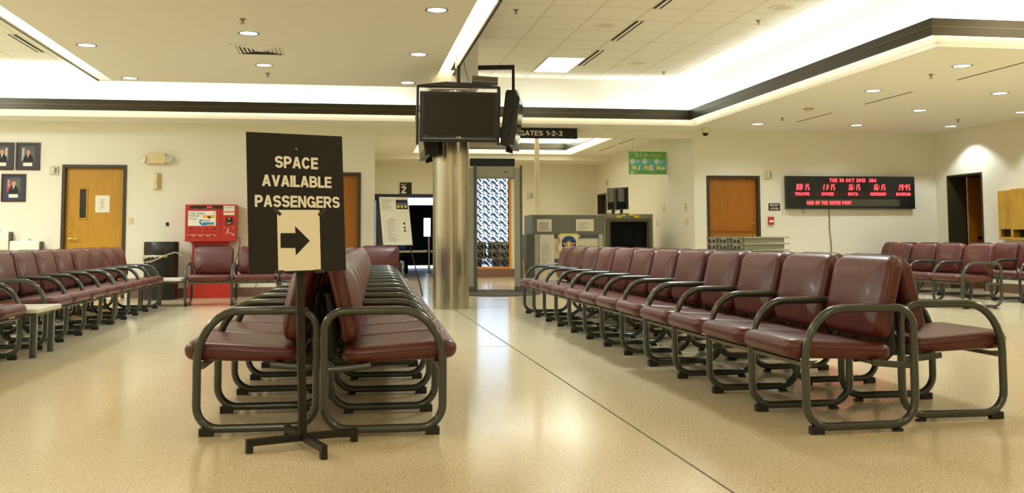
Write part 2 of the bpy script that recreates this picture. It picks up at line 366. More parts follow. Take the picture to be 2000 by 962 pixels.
def glyph(c, t):
    """centre lines of a grotesque capital of height 1 and stroke t: (width, [polyline, ...])"""
    h = t/2; T_ = 1-h; O = lambda w: ell(w/2, .5, w/2-h, .5-h, 90, 450, 28)
    def bowl(w, y0, y1, x=h): r = (y1-y0)/2; return [(x, y1), (w-h-r, y1)]+ell(w-h-r, (y0+y1)/2, r, r, 90, -90, 10)+[(w-h-r, y0), (x, y0)]
    if c == 'S': w = .68; q = (.5-h)/2; return w, [ell(w/2, T_-q, w/2-h, q, 12, 270, 18)+ell(w/2, h+q, w/2-h, q, 90, -168, 18)[1:]]
    if c == 'P': w = .66; return w, [[(h, 0), (h, 1)], bowl(w, .44, T_)]
    if c == 'R': w = .72; return w, [[(h, 0), (h, 1)], bowl(w-.03, .46, T_), [(w*.50, .46), (w-h*1.1, 0)]]
    if c == 'B': w = .69; return w, [[(h, 0), (h, 1)], bowl(w-.04, .51, T_), bowl(w, h, .51)]
    if c == 'D': w = .72; return w, [[(h, 0), (h, 1)], [(h, T_), (w*.45, T_)]+ell(w*.45, .5, w*.55-h, .5-h, 90, -90, 16)+[(w*.45, h), (h, h)]]
    if c == 'A': w = .74; return w, [[(h*1.05, 0), (w/2-.01, 1)], [(w-h*1.05, 0), (w/2+.01, 1)], [(.17, .30), (w-.17, .30)]]
    if c == 'V': w = .72; return w, [[(h*1.05, 1), (w/2, 0)], [(w-h*1.05, 1), (w/2, 0)]]
    if c == 'C': w = .74; return w, [ell(w/2, .5, w/2-h, .5-h, 32, 328, 26)]
    if c == 'G': w = .77; return w, [ell(w/2, .5, w/2-h, .5-h, 32, 318, 26), [(w-h*.9, 0), (w-h*.9, .46)], [(w-h*.9, .46), (w*.54, .46)]]
    if c == 'E': w = .60; return w, [[(h, 0), (h, 1)], [(h, T_), (w, T_)], [(h, .52), (w*.94, .52)], [(h, h), (w, h)]]
    if c == 'F': w = .58; return w, [[(h, 0), (h, 1)], [(h, T_), (w, T_)], [(h, .50), (w*.92, .50)]]
    if c == 'I': return t, [[(h, 0), (h, 1)]]
    if c == 'L': w = .55; return w, [[(h, 0), (h, 1)], [(h, h), (w, h)]]
    if c == 'N': w = .71; return w, [[(h, 0), (h, 1)], [(w-h, 0), (w-h, 1)], [(h*1.1, 1), (w-h*1.1, 0)]]
    if c == 'M': w = .84; return w, [[(h, 0), (h, 1)], [(w-h, 0), (w-h, 1)], [(h*1.1, 1), (w/2, .05)], [(w-h*1.1, 1), (w/2, .05)]]
    if c == 'H': w = .70; return w, [[(h, 0), (h, 1)], [(w-h, 0), (w-h, 1)], [(h, .52), (w-h, .52)]]
    if c == 'K': w = .72; return w, [[(h, 0), (h, 1)], [(h, .36), (w-h*1.3, 1)], [(.27, .56), (w-h*1.2, 0)]]
    if c == 'T': w = .64; return w, [[(w/2, 0), (w/2, 1)], [(0, T_), (w, T_)]]
    if c == 'Y': w = .70; return w, [[(w/2, 0), (w/2, .42)], [(h, 1), (w/2, .38)], [(w-h, 1), (w/2, .38)]]
    if c == 'U': w = .70; return w, [[(h, 1), (h, w/2)]+ell(w/2, w/2, w/2-h, w/2-h, 180, 360, 14)+[(w-h, 1)]]
    if c == 'W': w = .96; return w, [[(h, 1), (w*.27, 0)], [(w*.27, 0), (w/2, 1)], [(w/2, 1), (w*.73, 0)], [(w*.73, 0), (w-h, 1)]]
    if c == 'X': w = .70; return w, [[(h, 1), (w-h, 0)], [(h, 0), (w-h, 1)]]
    if c == 'O': return .78, [O(.78)]
    if c == '0': return .60, [O(.60)]
    if c == '1': w = .40; return w, [[(w-h, 0), (w-h, 1)], [(w-h, .98), (w-h-.10, .80), (0, .76)]]
    if c == '2': w = .60; return w, [ell(w/2, .70, w/2-h, .30-h, 175, -28, 14)+[(w*.42, .36), (h*1.2, h)], [(0, h), (w, h)]]
    if c == '3': w = .60; return w, [ell(w/2, .745, w/2-h-.02, .255-h, 165, -90, 14), ell(w/2, .275, w/2-h, .275-h, 90, -168, 14)]
    if c == '4': w = .62; return w, [[(w*.70, 0), (w*.70, 1)], [(w*.70, .97), (h, .28)], [(h*.6, .26), (w, .26)]]
    if c == '-': return .36, [[(.02, .42), (.34, .42)]]
    return .32, []
def sign_text(mb, s, m, x0, x1, z0, z1, y, t=.155, M=None, gap=.085):
    """bold grotesque lettering fitted into x0..x1, z0..z1 just in front of plane y"""
    cur = 0; out = []
    for c in s:
        w, ls = glyph(c, t)
        out += [[(x+cur, z) for x, z in l] for l in ls]; cur += w+gap
    cur -= gap; fx = (x1-x0)/cur; fz = z1-z0
    for li, l in enumerate(out):
        l = [q for k, q in enumerate(l) if k == 0 or abs(q[0]-l[k-1][0])+abs(q[1]-l[k-1][1]) > 1e-5]
        closed = len(l) > 3 and abs(l[0][0]-l[-1][0])+abs(l[0][1]-l[-1][1]) < 1e-6
        if closed: l = l[:-1]
        n = len(l); L = []; R = []
        for i in range(n):
            p = Vector(l[i]); a = Vector(l[i-1]) if (i or closed) else None; b = Vector(l[(i+1) % n]) if (i < n-1 or closed) else None
            d0 = (p-a).normalized() if a is not None else (b-p).normalized(); d1 = (b-p).normalized() if b is not None else d0
            n0 = Vector((-d0.y, d0.x)); n1 = Vector((-d1.y, d1.x)); mm = (n0+n1).normalized(); k = t/2/max(.5, mm.dot(n0))
            L.append(p+mm*k); R.append(p-mm*k)
        if not closed:
            for e, o in ((0, 1), (n-1, n-2)):      # keep slanted ends inside the cap height
                for A in (L, R): A[e] = Vector((A[e].x, min(1, max(0, A[e].y))))
        vs = [(x0+q.x*fx, y-.0012-.00013*li, z0+q.y*fz) for q in L+R]
        mb.add(vs, [(i, (i+1) % n, (i+1) % n+n, i+n) for i in range(n if closed else n-1)], m, M)
def print_lines(mb, x0, x1, z0, z1, y, n, m, fill=.5, M=None, seed=1):
    """rows of illegible small print as thin bars"""
    rnd = random.Random(seed); dz = (z1-z0)/n
    for i in range(n):
        if rnd.random() < .14: continue
        za = z1-(i+1)*dz; w = (x1-x0)*(rnd.uniform(.72, 1) if rnd.random() < .75 else rnd.uniform(.3, .6))
        mb.quad([(x0, y, za), (x0+w, y, za), (x0+w, y, za+dz*fill), (x0, y, za+dz*fill)], m, M)
def Ry(a): return Matrix.Rotation(a, 4, 'Y')
def Rx(a): return Matrix.Rotation(a, 4, 'X')
def Rz(a): return Matrix.Rotation(a, 4, 'Z')
def T(x, y, z): return Matrix.Translation((x, y, z))

# ------------------------------------------------------------------ room shell
YW = 17.15; ZS = 2.917; ZT = 3.7; XR = 11.04; XL = -9.0; YF = -6.0; XA0, XA1 = .436, 6.22; YA = 24.3
struct(MB().box(XL-.2, XR+3, YF-.2, 36.2, -.12, 0, M_FLOOR).build('floor'))
def wall_holes(axis, c0, c1, a0, a1, z0, z1, holes, m, mb=None):
    """wall slab between c0..c1 across, a0..a1 along, with rectangular openings (a0,a1,z0,z1)"""
    mb = mb or MB()
    As = sorted({a0, a1, *[h[0] for h in holes], *[h[1] for h in holes]}); Zs = sorted({z0, z1, *[h[2] for h in holes], *[h[3] for h in holes]})
    for i in range(len(As)-1):
        for j in range(len(Zs)-1):
            am, zm = (As[i]+As[i+1])/2, (Zs[j]+Zs[j+1])/2
            if any(h[0] < am < h[1] and h[2] < zm < h[3] for h in holes): continue
            if axis == 'y': mb.box(As[i], As[i+1], c0, c1, Zs[j], Zs[j+1], m)
            else: mb.box(c0, c1, As[i], As[i+1], Zs[j], Zs[j+1], m)
    return mb
DL = (-4.666, -3.654, 0, 2.203); DM = (-.80, .197, 0, 2.104); DR = (6.455, 7.485, 0, 2.091)
mb = wall_holes('y', YW, YW+.16, XL, XA0, 0, ZS, [DL, DM], M_WALL)
wall_holes('y', YW, YW+.16, XA1, XR+.16, 0, ZS, [DR], M_WALL, mb)
mb.box(XA0, XA1, YW, YW+.16, 2.769, ZS, M_WALL)
struct(mb.build('wall_back'))
DX = (15.755, 16.78, 0, 2.092)
struct(wall_holes('x', XR, XR+.16, YF, YW, 0, ZT, [DX], M_WALL).build('wall_right'))
struct(MB().box(XL-.16, XL, YF, YW+.16, 0, ZT, M_WALL).build('wall_left'))
struct(MB().box(XL-.16, XR+.16, YF-.16, YF, 0, ZT, M_WALL).build('wall_front'))
# upper walls of the raised tray
struct(MB().box(XL, 6.02+.1, 16.45, 16.55, ZS+.03, ZT, M_UPPER).box(6.02, 6.12, 9.23, 16.45, ZS+.03, ZT, M_UPPER).box(6.12, XR, 9.23, 9.33, ZS+.03, ZT, M_UPPER).build('wall_upper'))
# soffits and tiled ceiling
struct(MB().box(XL, XR, 16.43, YW, ZS, ZS+.06, M_SOFFIT).box(6.0, XR, 9.21, 16.43, ZS, ZS+.06, M_SOFFIT).build('ceiling_soffit'))
struct(MB().box(XL-.16, XR+.16, YF-.16, YW+.2, ZT, ZT+.1, M_TILE).build('ceiling'))
# the dropped ceiling panel over the middle seating, with its two light troughs
CZ, CX0, CX1, CY0, CY1 = 3.2, -3.47, 1.385, 9.05, 14.5
mb = MB().box(CX0+.16, CX1-.2, CY0, CY1, CZ, CZ+.22, M_SOFFIT)
for x0, x1, ye in ((CX0, CX0+.16, 14.42), (CX1-.2, CX1, 13.48)):
    mb.box(x0, x1, CY0, CY1 if x0 < 0 else 13.55, CZ+.13, CZ+.22, M_UPPER)
    mb.box(x0, x1, ye, CY1 if x0 < 0 else 13.55, CZ, CZ+.13, M_SOFFIT)
struct(mb.build('ceiling_panel'))
mb = MB().box(CX0-.03, CX0, CY0, 14.46, CZ-.012, CZ+.22, M_BRONZE).box(CX1, CX1+.03, CY0, 13.55, CZ-.012, CZ+.22, M_BRONZE)
struct(mb.build('trim_2'))
struct(MB().box(CX0, CX0+.006, CY0, 14.42, CZ, CZ+.13, M_UPPER).box(CX1-.006, CX1, CY0, 13.48, CZ, CZ+.13, M_UPPER).build('ceiling_trough_liner'))
for x, y0, y1, lab in ((CX0+.09, CY0+.05, 14.35, 'long fluorescent strip in the trough along the door side of the dropped ceiling'), (CX1-.1, CY0+.05, 13.42, 'long fluorescent strip in the ceiling trough that ends at the steel column')):
    tag(MB().box(x-.045, x+.045, y0, y1, CZ+.055, CZ+.08, M_TUBE).build('strip_light'), lab, 'light')
# box bulkhead around the column head
struct(MB().box(1.10, 1.74, 13.3, 13.98, 3.0, ZT, M_SOFFIT).build('column_bulkhead'))
# dark two-step band that hides the cove lights
def band(name, path, normals, z0, z1):
    mb = MB()
    zs = [(z0, (z0+z1)/2-.004, .03, .0, M_BRONZE), ((z0+z1)/2-.004, (z0+z1)/2+.004, .034, -.004, M_BRONZE_EDGE), ((z0+z1)/2+.004, z1, .03, 0, M_BRONZE)]
    for (za, zb, th, d, m) in zs:
        def off(k):
            out = []
            for p, nn in zip(path, normals): out.append((p[0]+nn[0]*k, p[1]+nn[1]*k))
            return out
        A = off(d); B = off(th)
        for i in range(len(path)-1):
            vs = [(*A[i], za), (*A[i+1], za), (*B[i+1], za), (*B[i], za), (*A[i], zb), (*A[i+1], zb), (*B[i+1], zb), (*B[i], zb)]
            mb.add(vs, [(0, 1, 2, 3), (4, 5, 6, 7), (0, 1, 5, 4), (2, 3, 7, 6), (0, 3, 7, 4), (1, 2, 6, 5)], m)
    return struct(mb.build(name))
band('trim_1', [(XL, 16.26), (5.83, 16.26), (5.83, 9.04), (XR, 9.04)], [(0, 1), (1, 1), (1, 1), (0, 1)], 3.0, 3.174)
for i, (a, b) in enumerate((((XL+.1, 16.36), (5.85, 16.36)), ((5.93, 16.3), (5.93, 9.2)), ((6.0, 9.14), (XR-.1, 9.14)))):
    lab = ('fluorescent tube row in the cove above the doors', 'fluorescent tube row in the cove over the time board area', 'fluorescent tube row in the cove past the outside corner of the soffit')[i]
    tag(MB().cyl((*a, 3.03), (*b, 3.03), .018, M_TUBE, seg=8).build('cove_tube'), lab, 'light')
# alcove beyond the opening: walls, ceiling with its own tray
GB = (3.11, 3.945, .26, 2.70); GO = (.62, 2.74, 0, 2.04)
struct(wall_holes('y', YA, YA+.16, XA0-.6, XA1+.3, 0, 3.5, [GB, GO], M_WALL).build('wall_alcove_back'))
AD = (23.35, 24.2, 0, 2.06)
struct(wall_holes('x', XA1, XA1+.14, YW+.16, YA, 0, 3.5, [AD], M_WALL).build('wall_alcove_right'))
struct(MB().box(XA0-.14, XA0, YW+.16, YA, 0, 3.5, M_WALL).build('wall_alcove_left'))
AZ = 2.95; tx0, tx1, ty0, ty1 = 1.44, 5.215, 17.9, 22.82
mb = MB().box(XA0, tx0, YW+.16, YA, AZ, AZ+.06, M_SOFFIT).box(tx1, XA1, YW+.16, YA, AZ, AZ+.06, M_SOFFIT)
mb.box(tx0, tx1, YW+.16, ty0, AZ, AZ+.06, M_SOFFIT).box(tx0, tx1, ty1, YA, AZ, AZ+.06, M_SOFFIT)
mb.box(XA0, XA1, 22.95, YA, 2.82, AZ, M_WALL)
mb.box(XA0, XA1, YW+.16, YA, 3.45, 3.5, M_UPPER)
mb.box(tx0-.06, tx0, ty0-.06, ty1+.06, AZ+.06, 3.45, M_UPPER).box(tx1, tx1+.06, ty0-.06, ty1+.06, AZ+.06, 3.45, M_UPPER).box(tx0, tx1, ty0-.06, ty0, AZ+.06, 3.45, M_UPPER).box(tx0, tx1, ty1, ty1+.06, AZ+.06, 3.45, M_UPPER)
struct(mb.build('ceiling_alcove'))
band('trim_3', [(tx0+.17, ty0+.17), (tx0+.17, ty1-.2), (tx1-.2, ty1-.2), (tx1-.2, ty0+.17)], [(-1, 0), (-1, 1), (1, 1), (1, 0)], 3.03, 3.2)
tag(MB().cyl((tx0+.15, ty1-.08, 3.05), (tx1-.15, ty1-.08, 3.05), .018, M_TUBE, seg=8).build('cove_tube'), 'fluorescent tube row at the back of the small ceiling tray past the gates sign', 'light')
tag(MB().cyl((tx1-.08, ty0+.1, 3.05), (tx1-.08, ty1-.15, 3.05), .018, M_TUBE, seg=8).build('cove_tube'), 'fluorescent tube row along the poster wall side of the small ceiling tray', 'light')
# vestibule behind gate 2
mb = wall_holes('y', 34, 34.1, .0, 3.06, 0, 2.9, [(.35, 1.72, .75, 2.28), (1.95, 2.98, 2.13, 2.38), (2.55, 2.785, 1.05, 1.68), (1.2, 2.98, 0, .05)], M_DARKV)  # first hole: unseen window, added so sky brightens the vestibule floor
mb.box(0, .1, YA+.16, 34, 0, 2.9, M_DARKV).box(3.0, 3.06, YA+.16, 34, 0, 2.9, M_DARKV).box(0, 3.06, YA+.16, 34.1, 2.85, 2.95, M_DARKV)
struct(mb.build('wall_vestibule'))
struct(MB().box(.35, 1.72, 34.03, 34.04, .75, 2.28, M_GLASS).box(1.95, 2.98, 34.03, 34.04, 2.13, 2.38, M_GLASS).box(2.55, 2.785, 34.03, 34.04, 1.05, 1.68, M_GLASS).build('window_2'))
# baseboards
mb = MB()
for x0, x1 in ((XL, DL[0]-.05), (DL[1]+.05, DM[0]-.05), (DM[1]+.05, XA0), (XA1, DR[0]-.05), (DR[1]+.05, XR)): mb.box(x0, x1, YW-.012, YW, 0, .155, M_BASE)
struct(mb.build('baseboard_back'))
struct(MB().box(XR-.012, XR, YF, DX[0]-.03, 0, .155, M_BASE).box(XR-.012, XR, DX[1]+.03, YW, 0, .155, M_BASE).build('baseboard_right'))
struct(MB().box(GO[1]+.06, XA1, YA-.012, YA, 0, .2, M_BASE).box(XA1-.012, XA1, YW, AD[0]-.04, 0, .155, M_BASE).build('baseboard_alcove'))
# floor joints
M_JOINT = mat('dark_floor_joint', (70, 60, 40), .6); M_JOINT2 = mat('pale_floor_joint', (170, 156, 116), .5)
struct(MB().box(1.420, 1.429, -2, 13.36, 0, .0015, M_JOINT).build('trim_floor_joint'))
mb = MB()
for y in (8.72, 13.6, 3.3): mb.box(XL, XR, y-.004, y+.004, 0, .001, M_JOINT2)
for x in (-3.45, 6.3): mb.box(x-.004, x+.004, -2, 17.1, 0, .001, M_JOINT2)
struct(mb.build('trim_floor_cross_joints'))

# ------------------------------------------------------------------ doors
def door(name, d, y, woodm, hinge_right=True, extra=None):
    x0, x1, _, z1 = d; fw = .052
    mb = MB().box(x0, x0+fw, y-.02, y+.14, 0, z1, M_DFRAME).box(x1-fw, x1, y-.02, y+.14, 0, z1, M_DFRAME).box(x0+fw, x1-fw, y-.02, y+.14, z1-fw, z1, M_DFRAME)
    o = struct(mb.build(name, bevel=.004))
    leaf = MB().box(x0+fw, x1-fw, y+.06, y+.1, .004, z1-fw, woodm)
    if extra == 'window':
        leaf.box(-4.42, -4.27, y+.048, y+.062, 1.30, 1.83, woodm)
        leaf.box(-4.397, -4.293, y+.046, y+.05, 1.325, 1.805, M_BLACK)
    if extra == 'dutch':
        leaf.box(x0+fw, x1-fw-.06, y+.03, y+.07, 1.075, 1.10, woodm)
    lf = leaf.build('leaf', o, bevel=.002)
    return o, lf
d1, lf = door('door_1', DL, YW, M_OAK, extra='window')
mb = MB().lathe([(0, 0), (.022, 0), (.022, .012), (0, .012)], M_BRASS, M=T(-4.545, YW+.06, 1.10) @ Rx(PI/2), seg=16); mb.build('deadbolt', d1, smooth=True)
mb = MB().cyl((-4.545, YW+.06, .985), (-4.545, YW, .985), .013, M_BRASS).tube([(-4.545, YW, .985), (-4.48, YW-.005, .985), (-4.40, YW, .98)], .011, M_BRASS).lathe([(0, 0), (.03, 0), (.03, .008), (0, .008)], M_BRASS, M=T(-4.545, YW+.06, .985) @ Rx(PI/2), seg=16)
mb.build('handle', d1, smooth=True)
mb = MB().box(-4.151, -3.924, YW+.052, YW+.056, 1.416, 1.699, M_PAPER); o = mb.build('notice'); tag(o, 'white printed sheet taped to the golden door beside its narrow window', 'paper')
mb = MB(); print_lines(mb, -4.07, -4.0, 1.45, 1.64, YW+.051, 16, M_INKL, seed=3); print_lines(mb, -4.10, -3.97, 1.645, 1.668, YW+.051, 1, M_INK); mb.build('print', o)
d2, lf = door('door_2', DM, YW, M_OAKD)
d3, lf = door('door_3', DR, YW, M_OAKD, extra='dutch')
for z, n in ((1.205, 'deadbolt'), (.985, 'knob')):
    r = .028 if n == 'knob' else .022
    mb = MB().lathe([(0, .06), (r*.7, .058), (r, .045), (r, .03), (r*.45, .02), (r*.45, .006), (r*1.2, .004), (r*1.2, 0)], M_BRASS, M=T(7.375, YW+.06, z) @ Rx(PI/2), seg=20); mb.build(n, d3, smooth=True)
# doorway in the right wall with deep dark jamb and a wooden leaf opened into the room beyond
mb = MB().box(XR-.015, XR+.34, DX[0]-.0, DX[0]+.025, 0, DX[3], M_DFRAME).box(XR-.015, XR+.34, DX[1]-.025, DX[1], 0, DX[3], M_DFRAME).box(XR-.015, XR+.34, DX[0]+.025, DX[1]-.025, DX[3]-.025, DX[3], M_DFRAME)
d4 = struct(mb.build('door_4'))
MB().box(XR+.36, XR+1.3, 16.70, 16.745, .005, 2.06, M_OAKD).build('leaf', d4)
MB().box(XR+.5, XR+.62, 16.66, 16.70, .9, .96, M_BRASS).build('handle', d4, bevel=.004)
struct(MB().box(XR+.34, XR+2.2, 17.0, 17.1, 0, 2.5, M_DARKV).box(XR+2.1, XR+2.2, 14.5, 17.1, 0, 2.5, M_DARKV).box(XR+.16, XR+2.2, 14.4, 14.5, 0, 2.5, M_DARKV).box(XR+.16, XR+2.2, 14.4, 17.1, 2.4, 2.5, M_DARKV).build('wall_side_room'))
# dark doorway in the alcove's poster wall
mb = MB().box(XA1-.015, XA1+.16, AD[0]-.0, AD[0]+.04, 0, AD[3], M_DFRAME).box(XA1-.015, XA1+.16, AD[1]-.04, AD[1], 0, AD[3], M_DFRAME).box(XA1-.015, XA1+.16, AD[0]+.04, AD[1]-.04, AD[3]-.04, AD[3], M_DFRAME)
d5 = struct(mb.build('door_5'))
struct(MB().box(XA1+.14, XA1+1.3, YA+.05, YA+.15, 0, 2.5, M_DARKV).box(XA1+1.2, XA1+1.3, 22.8, YA+.1, 0, 2.5, M_WALL).box(XA1+.14, XA1+1.3, 22.7, 22.8, 0, 2.5, M_DARKV).box(XA1+.14, XA1+1.3, 22.7, YA+.15, 2.4, 2.5, M_DARKV).build('wall_store_room'))
# gate 2 doorway frame and its grey leaf
mb = MB().box(GO[0]-.05, GO[0]+.02, YA-.02, YA+.16, 0, 2.06, M_DARKV).box(GO[1]-.02, GO[1]+.05, YA-.02, YA+.16, 0, 2.06, M_DARKV).box(GO[0]+.02, GO[1]-.02, YA-.02, YA+.16, 1.975, 2.06, M_DARKV)
d6 = struct(mb.build('door_6'))
MB().box(GO[0]+.03, .9, YA+.2, YA+.24, .005, 1.97, M_GREYDOOR).build('leaf', d6)
# glass block window
gx0, gx1, gz0, gz1 = GB
mb = MB().box(gx0-.06, gx0, YA-.015, YA+.1, gz0-.05, gz1+.05, M_OAKT).box(gx1, gx1+.06, YA-.015, YA+.1, gz0-.05, gz1+.05, M_OAKT).box(gx0, gx1, YA-.015, YA+.1, gz0-.05, gz0, M_OAKT).box(gx0, gx1, YA-.015, YA+.1, gz1, gz1+.05, M_OAKT)
w1 = struct(mb.build('window_1'))
mb = MB(); bw = (gx1-gx0)/4; bh = (gz1-gz0)/12.2; M_MORTAR = mat('window_mortar', (150, 138, 96), .8)
for i in range(1, 4): mb.box(gx0+i*bw-.006, gx0+i*bw+.006, YA+.02, YA+.08, gz0, gz1, M_MORTAR)
for j in range(1, 13):
    if gz0+j*bh < gz1: mb.box(gx0, gx1, YA+.02, YA+.08, gz0+j*bh-.006, gz0+j*bh+.006, M_MORTAR)
mb.build('mortar', w1)
mb = MB()
for i in range(4):
    for j in range(13):
        za = gz0+j*bh+.006; zb = min(gz0+(j+1)*bh-.006, gz1)
        if zb <= za: continue
        xa, xb = gx0+i*bw+.006, gx0+(i+1)*bw-.006; cxm, czm = (xa+xb)/2, (za+zb)/2
        mb.add([(xa, YA+.045, za), (xb, YA+.045, za), (xb, YA+.045, zb), (xa, YA+.045, zb), (cxm, YA+.028, czm)], [(0, 1, 4), (1, 2, 4), (2, 3, 4), (3, 0, 4)], M_GBLOCK)
mb.build('glass_pane', w1)
# ground, and dark boxes added outside to darken the lower glass blocks
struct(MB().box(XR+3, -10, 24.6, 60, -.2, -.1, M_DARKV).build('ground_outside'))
M_SHADE_BOX = mat('brown_shade_box', (84, 66, 44), .8)
for x0, x1, lab in ((3.12, 3.56, 'dark box added outside to darken the lower glass blocks, nearer gate 2'), (3.68, 4.6, 'dark box added outside to darken the lower glass blocks, nearer the poster wall')):
    tag(MB().box(x0, x1, 25.6, 26.2, .44, .88, M_SHADE_BOX).box(x0+.1, x1-.1, 25.7, 26.1, -.1, .44, M_DARKV).build('shade_box', bevel=.01), lab, 'shade_box')

# ------------------------------------------------------------------ steel column
t = thing('steel_column', 'round brushed steel clad column standing under the televisions', 'column', (1.395, 13.6, 0))
mb = MB(); mb.cyl((0, 0, 0), (0, 0, 3.0), .25, M_COLUMN, seg=64, caps=False); o = mb.build('cladding', t, smooth=True)
mb = MB()
for a in (.02, PI+.02):
    mb.box(-.003, .003, .247, .2515, .005, 2.99, M_GRILL, M=Rz(a))
mb.build('seam', t)
mb = MB()
for a in (-.52, .16+.55):
    for z in (.45, .75, 1.05, 1.35, 1.65, 1.95):
        mb.cyl((math.sin(a)*.248, -math.cos(a)*.248, z), (math.sin(a)*.2535, -math.cos(a)*.2535, z), .006, M_CHROME if a < 0 else M_GRILL, seg=8)
mb.build('rivets', t)
t['kind'] = 'structure'

# ------------------------------------------------------------------ benches
P_ = .648          # distance between arm frames
FR = .0205         # tube radius
def arc(cx, cz, rx, rz, a0, a1, n):
    return [(cx+rx*math.cos(a0+(a1-a0)*i/n), cz+rz*math.sin(a0+(a1-a0)*i/n)) for i in range(n+1)]
def frame_loop():
    xf, xr, zb, zt = -FR, -.615+FR, .033, .6025
    p = []
    p += arc(xf-.20, zt-.25, .20, .25, 0, PI/2, 9)               # broad front shoulder of the arm
    p += arc(xr+.095, zt-.095, .095, .095, PI/2, PI, 6)          # rear shoulder
    p += arc(xr+.12, zb+.12, .12, .12, PI, 1.5*PI, 7)
    p += arc(xf-.11, zb+.11, .11, .11, 1.5*PI, 2*PI, 7)
    return p
LOOP = frame_loop()
def rr(w, h, r, n=5):
    """rounded rectangle outline, centred"""
    out = []
    for cx, cy, a in ((w/2-r, h/2-r, 0), (-w/2+r, h/2-r, PI/2), (-w/2+r, -h/2+r, PI), (w/2-r, -h/2+r, 1.5*PI)):
        out += [(cx+r*math.cos(a+PI/2*i/n), cy+r*math.sin(a+PI/2*i/n)) for i in range(n+1)]
    return out
def cushion(w, l, h, rp, re, crown, warp=None):
    """puffy upholstered pad: plan l (x) by w (y), thickness h (z from 0), corner radius rp, edge radius re"""
    rings = []
    prof = []
    for i in range(6): a = -PI/2+PI/2*i/5; prof.append((re*(1-math.cos(a)), re+re*math.sin(a)))
    for i in range(6): a = PI/2*i/5; prof.append((re*(1-math.cos(a)), h-re+re*math.sin(a)))
    ins = [(re+k*(min(w, l)/2-re-.02)/8, h+crown*(1-(1-k/8)**2)) for k in range(1, 9)]
    bot = [(re+.10, 0), (re+.03, 0)]
    for d, z in bot+prof+ins:
        ring = [(x, y, z) for x, y in rr(l-2*d, w-2*d, min(max(.012, rp-d), .012+max(0, rp-d)), 5)]
        rings.append(ring)
    if warp: rings = [[warp(*p) for p in r] for r in rings]
    return rings
def seat_mesh():
    mb = MB()
    L, H = .565, .082
    def wp(x, y, z):
        t = (x+L/2)/L                       # 0 rear .. 1 front
        zz = z + .341+.020*t
        zz += .012*math.exp(-((t-.86)/.16)**2)*(z/H) - .006*math.exp(-((t-.25)/.25)**2)*(z/H)
        return (x-.2275, y, zz)
    mb.loft(cushion(.606, L, H, .075, .037, .008, wp), M_VINYL)
    ring = [wp(x, y, H*.60) for x, y in rr(L+.001, .607, .075, 5)]
    mb.tube(ring, 0.0017, M_SEAM, closed=True, seg=5)
    return mb
BACK_A = math.radians(12)
def back_mesh():
    mb = MB(); L, Wd, H = .425, .578, .096
    # pad built flat (x = height, y = width, z = thickness towards the sitter) then stood up
    def wp(x, y, z):
        t = x/L+.5
        bulge = .022*math.sin(PI*min(1, max(0, t)))*1.0
        zz = z+bulge - .018*max(0, t-.6)**2*6
        X = zz*math.cos(BACK_A)-(x+L/2)*math.sin(BACK_A); Z = (x+L/2)*math.cos(BACK_A)+zz*math.sin(BACK_A)
        return (X-.512, y, Z+.430)
    mb.loft(cushion(Wd, L, H, .075, .042, .014, wp), M_VINYL)
    for k in (.24, .76):
        ring = [wp(x, y, H*k) for x, y in rr(L+.0015, Wd+.0015, .075, 5)]
        mb.tube(ring, 0.0017, M_SEAM, closed=True, seg=5)
    return mb
def make_bench(n, label, group):
    t = thing('airport_bench', label, 'bench', group=group)
    half = n*P_/2
    fr = None
    for i in range(n+1):
        y = -half+i*P_
        if fr is None:
            mb = MB().tube([(x, 0, z) for x, z in LOOP], FR, M_FRAME, closed=True, seg=14)
            fr = mb.build('arm_frame', t, smooth=True); f = fr
            MB().box(-.105, -.036, -.019, .019, 0, .038, M_RUBBER).build('foot', fr, bevel=.003)
            MB().box(-.52, -.47, -.014, .014, 0, .014, M_RUBBER).build('foot', fr, bevel=.003)
            mb = MB().tube([(-.60, 0, .318), (-.48, 0, .325), (-.40, 0, .333), (-.37, 0, .337)], .008, M_FRAME, ry=.016, seg=8)
            mb.build('bracket', fr, smooth=True)
            MB().prism([(-.02, .325), (-.085, .352), (-.02, .352)], -.004, .004, M_FRAME).build('gusset_or_shade', fr)
        else:
            f = fr.copy(); COL.objects.link(f); f.parent = t
            for ch in kids(fr):
                c = ch.copy(); COL.objects.link(c); c.parent = f
        f.location = (0, y, 0)
    st = bk = None
    for i in range(n):
        y = -half+(i+.5)*P_
        if st is None:
            s = st = seat_mesh().build('seat', t, smooth=True); b = bk = back_mesh().build('backrest', t, smooth=True)
            for yy in (-.16, .16):
                MB().tube([(-.36, yy, .338), (-.545, yy, .338), (-.575, yy, .36), (-.572, yy, .60), (-.588, yy, .68)], .007, M_RUBBER, ry=.018, seg=8).build('back_support', b, smooth=True)
        else:
            s = st.copy(); COL.objects.link(s); s.parent = t
            b = bk.copy(); COL.objects.link(b); b.parent = t
            for ch in kids(bk):
                c = ch.copy(); COL.objects.link(c); c.parent = b
        s.location = (0, y, 0); b.location = (0, y, 0)
    MB().box(-.052, -.018, -half, half, .322, .340, M_RAIL).build('seat_rail', t)
    MB().box(-.43, -.39, -half, half, .322, .340, M_RAIL).build('seat_rail', t)
    return t
GB_ = 'four-seat burgundy benches with grey arm frames'
B4 = make_bench(4, '', GB_)
_first = [True]
def put_bench(x, y, ang, label, src=None):
    """x, y: floor point of the line of front arm tubes, middle of the bench; ang: direction the sitter faces (degrees from +X)"""
    if src is None:
        if _first[0]: o = B4; _first[0] = False
        else: o = copy_tree(B4)
    else: o = src
    o.location = (x, y, 0); o.rotation_euler = (0, 0, math.radians(ang)); o['label'] = label; return o
U = 4*P_; G = .07
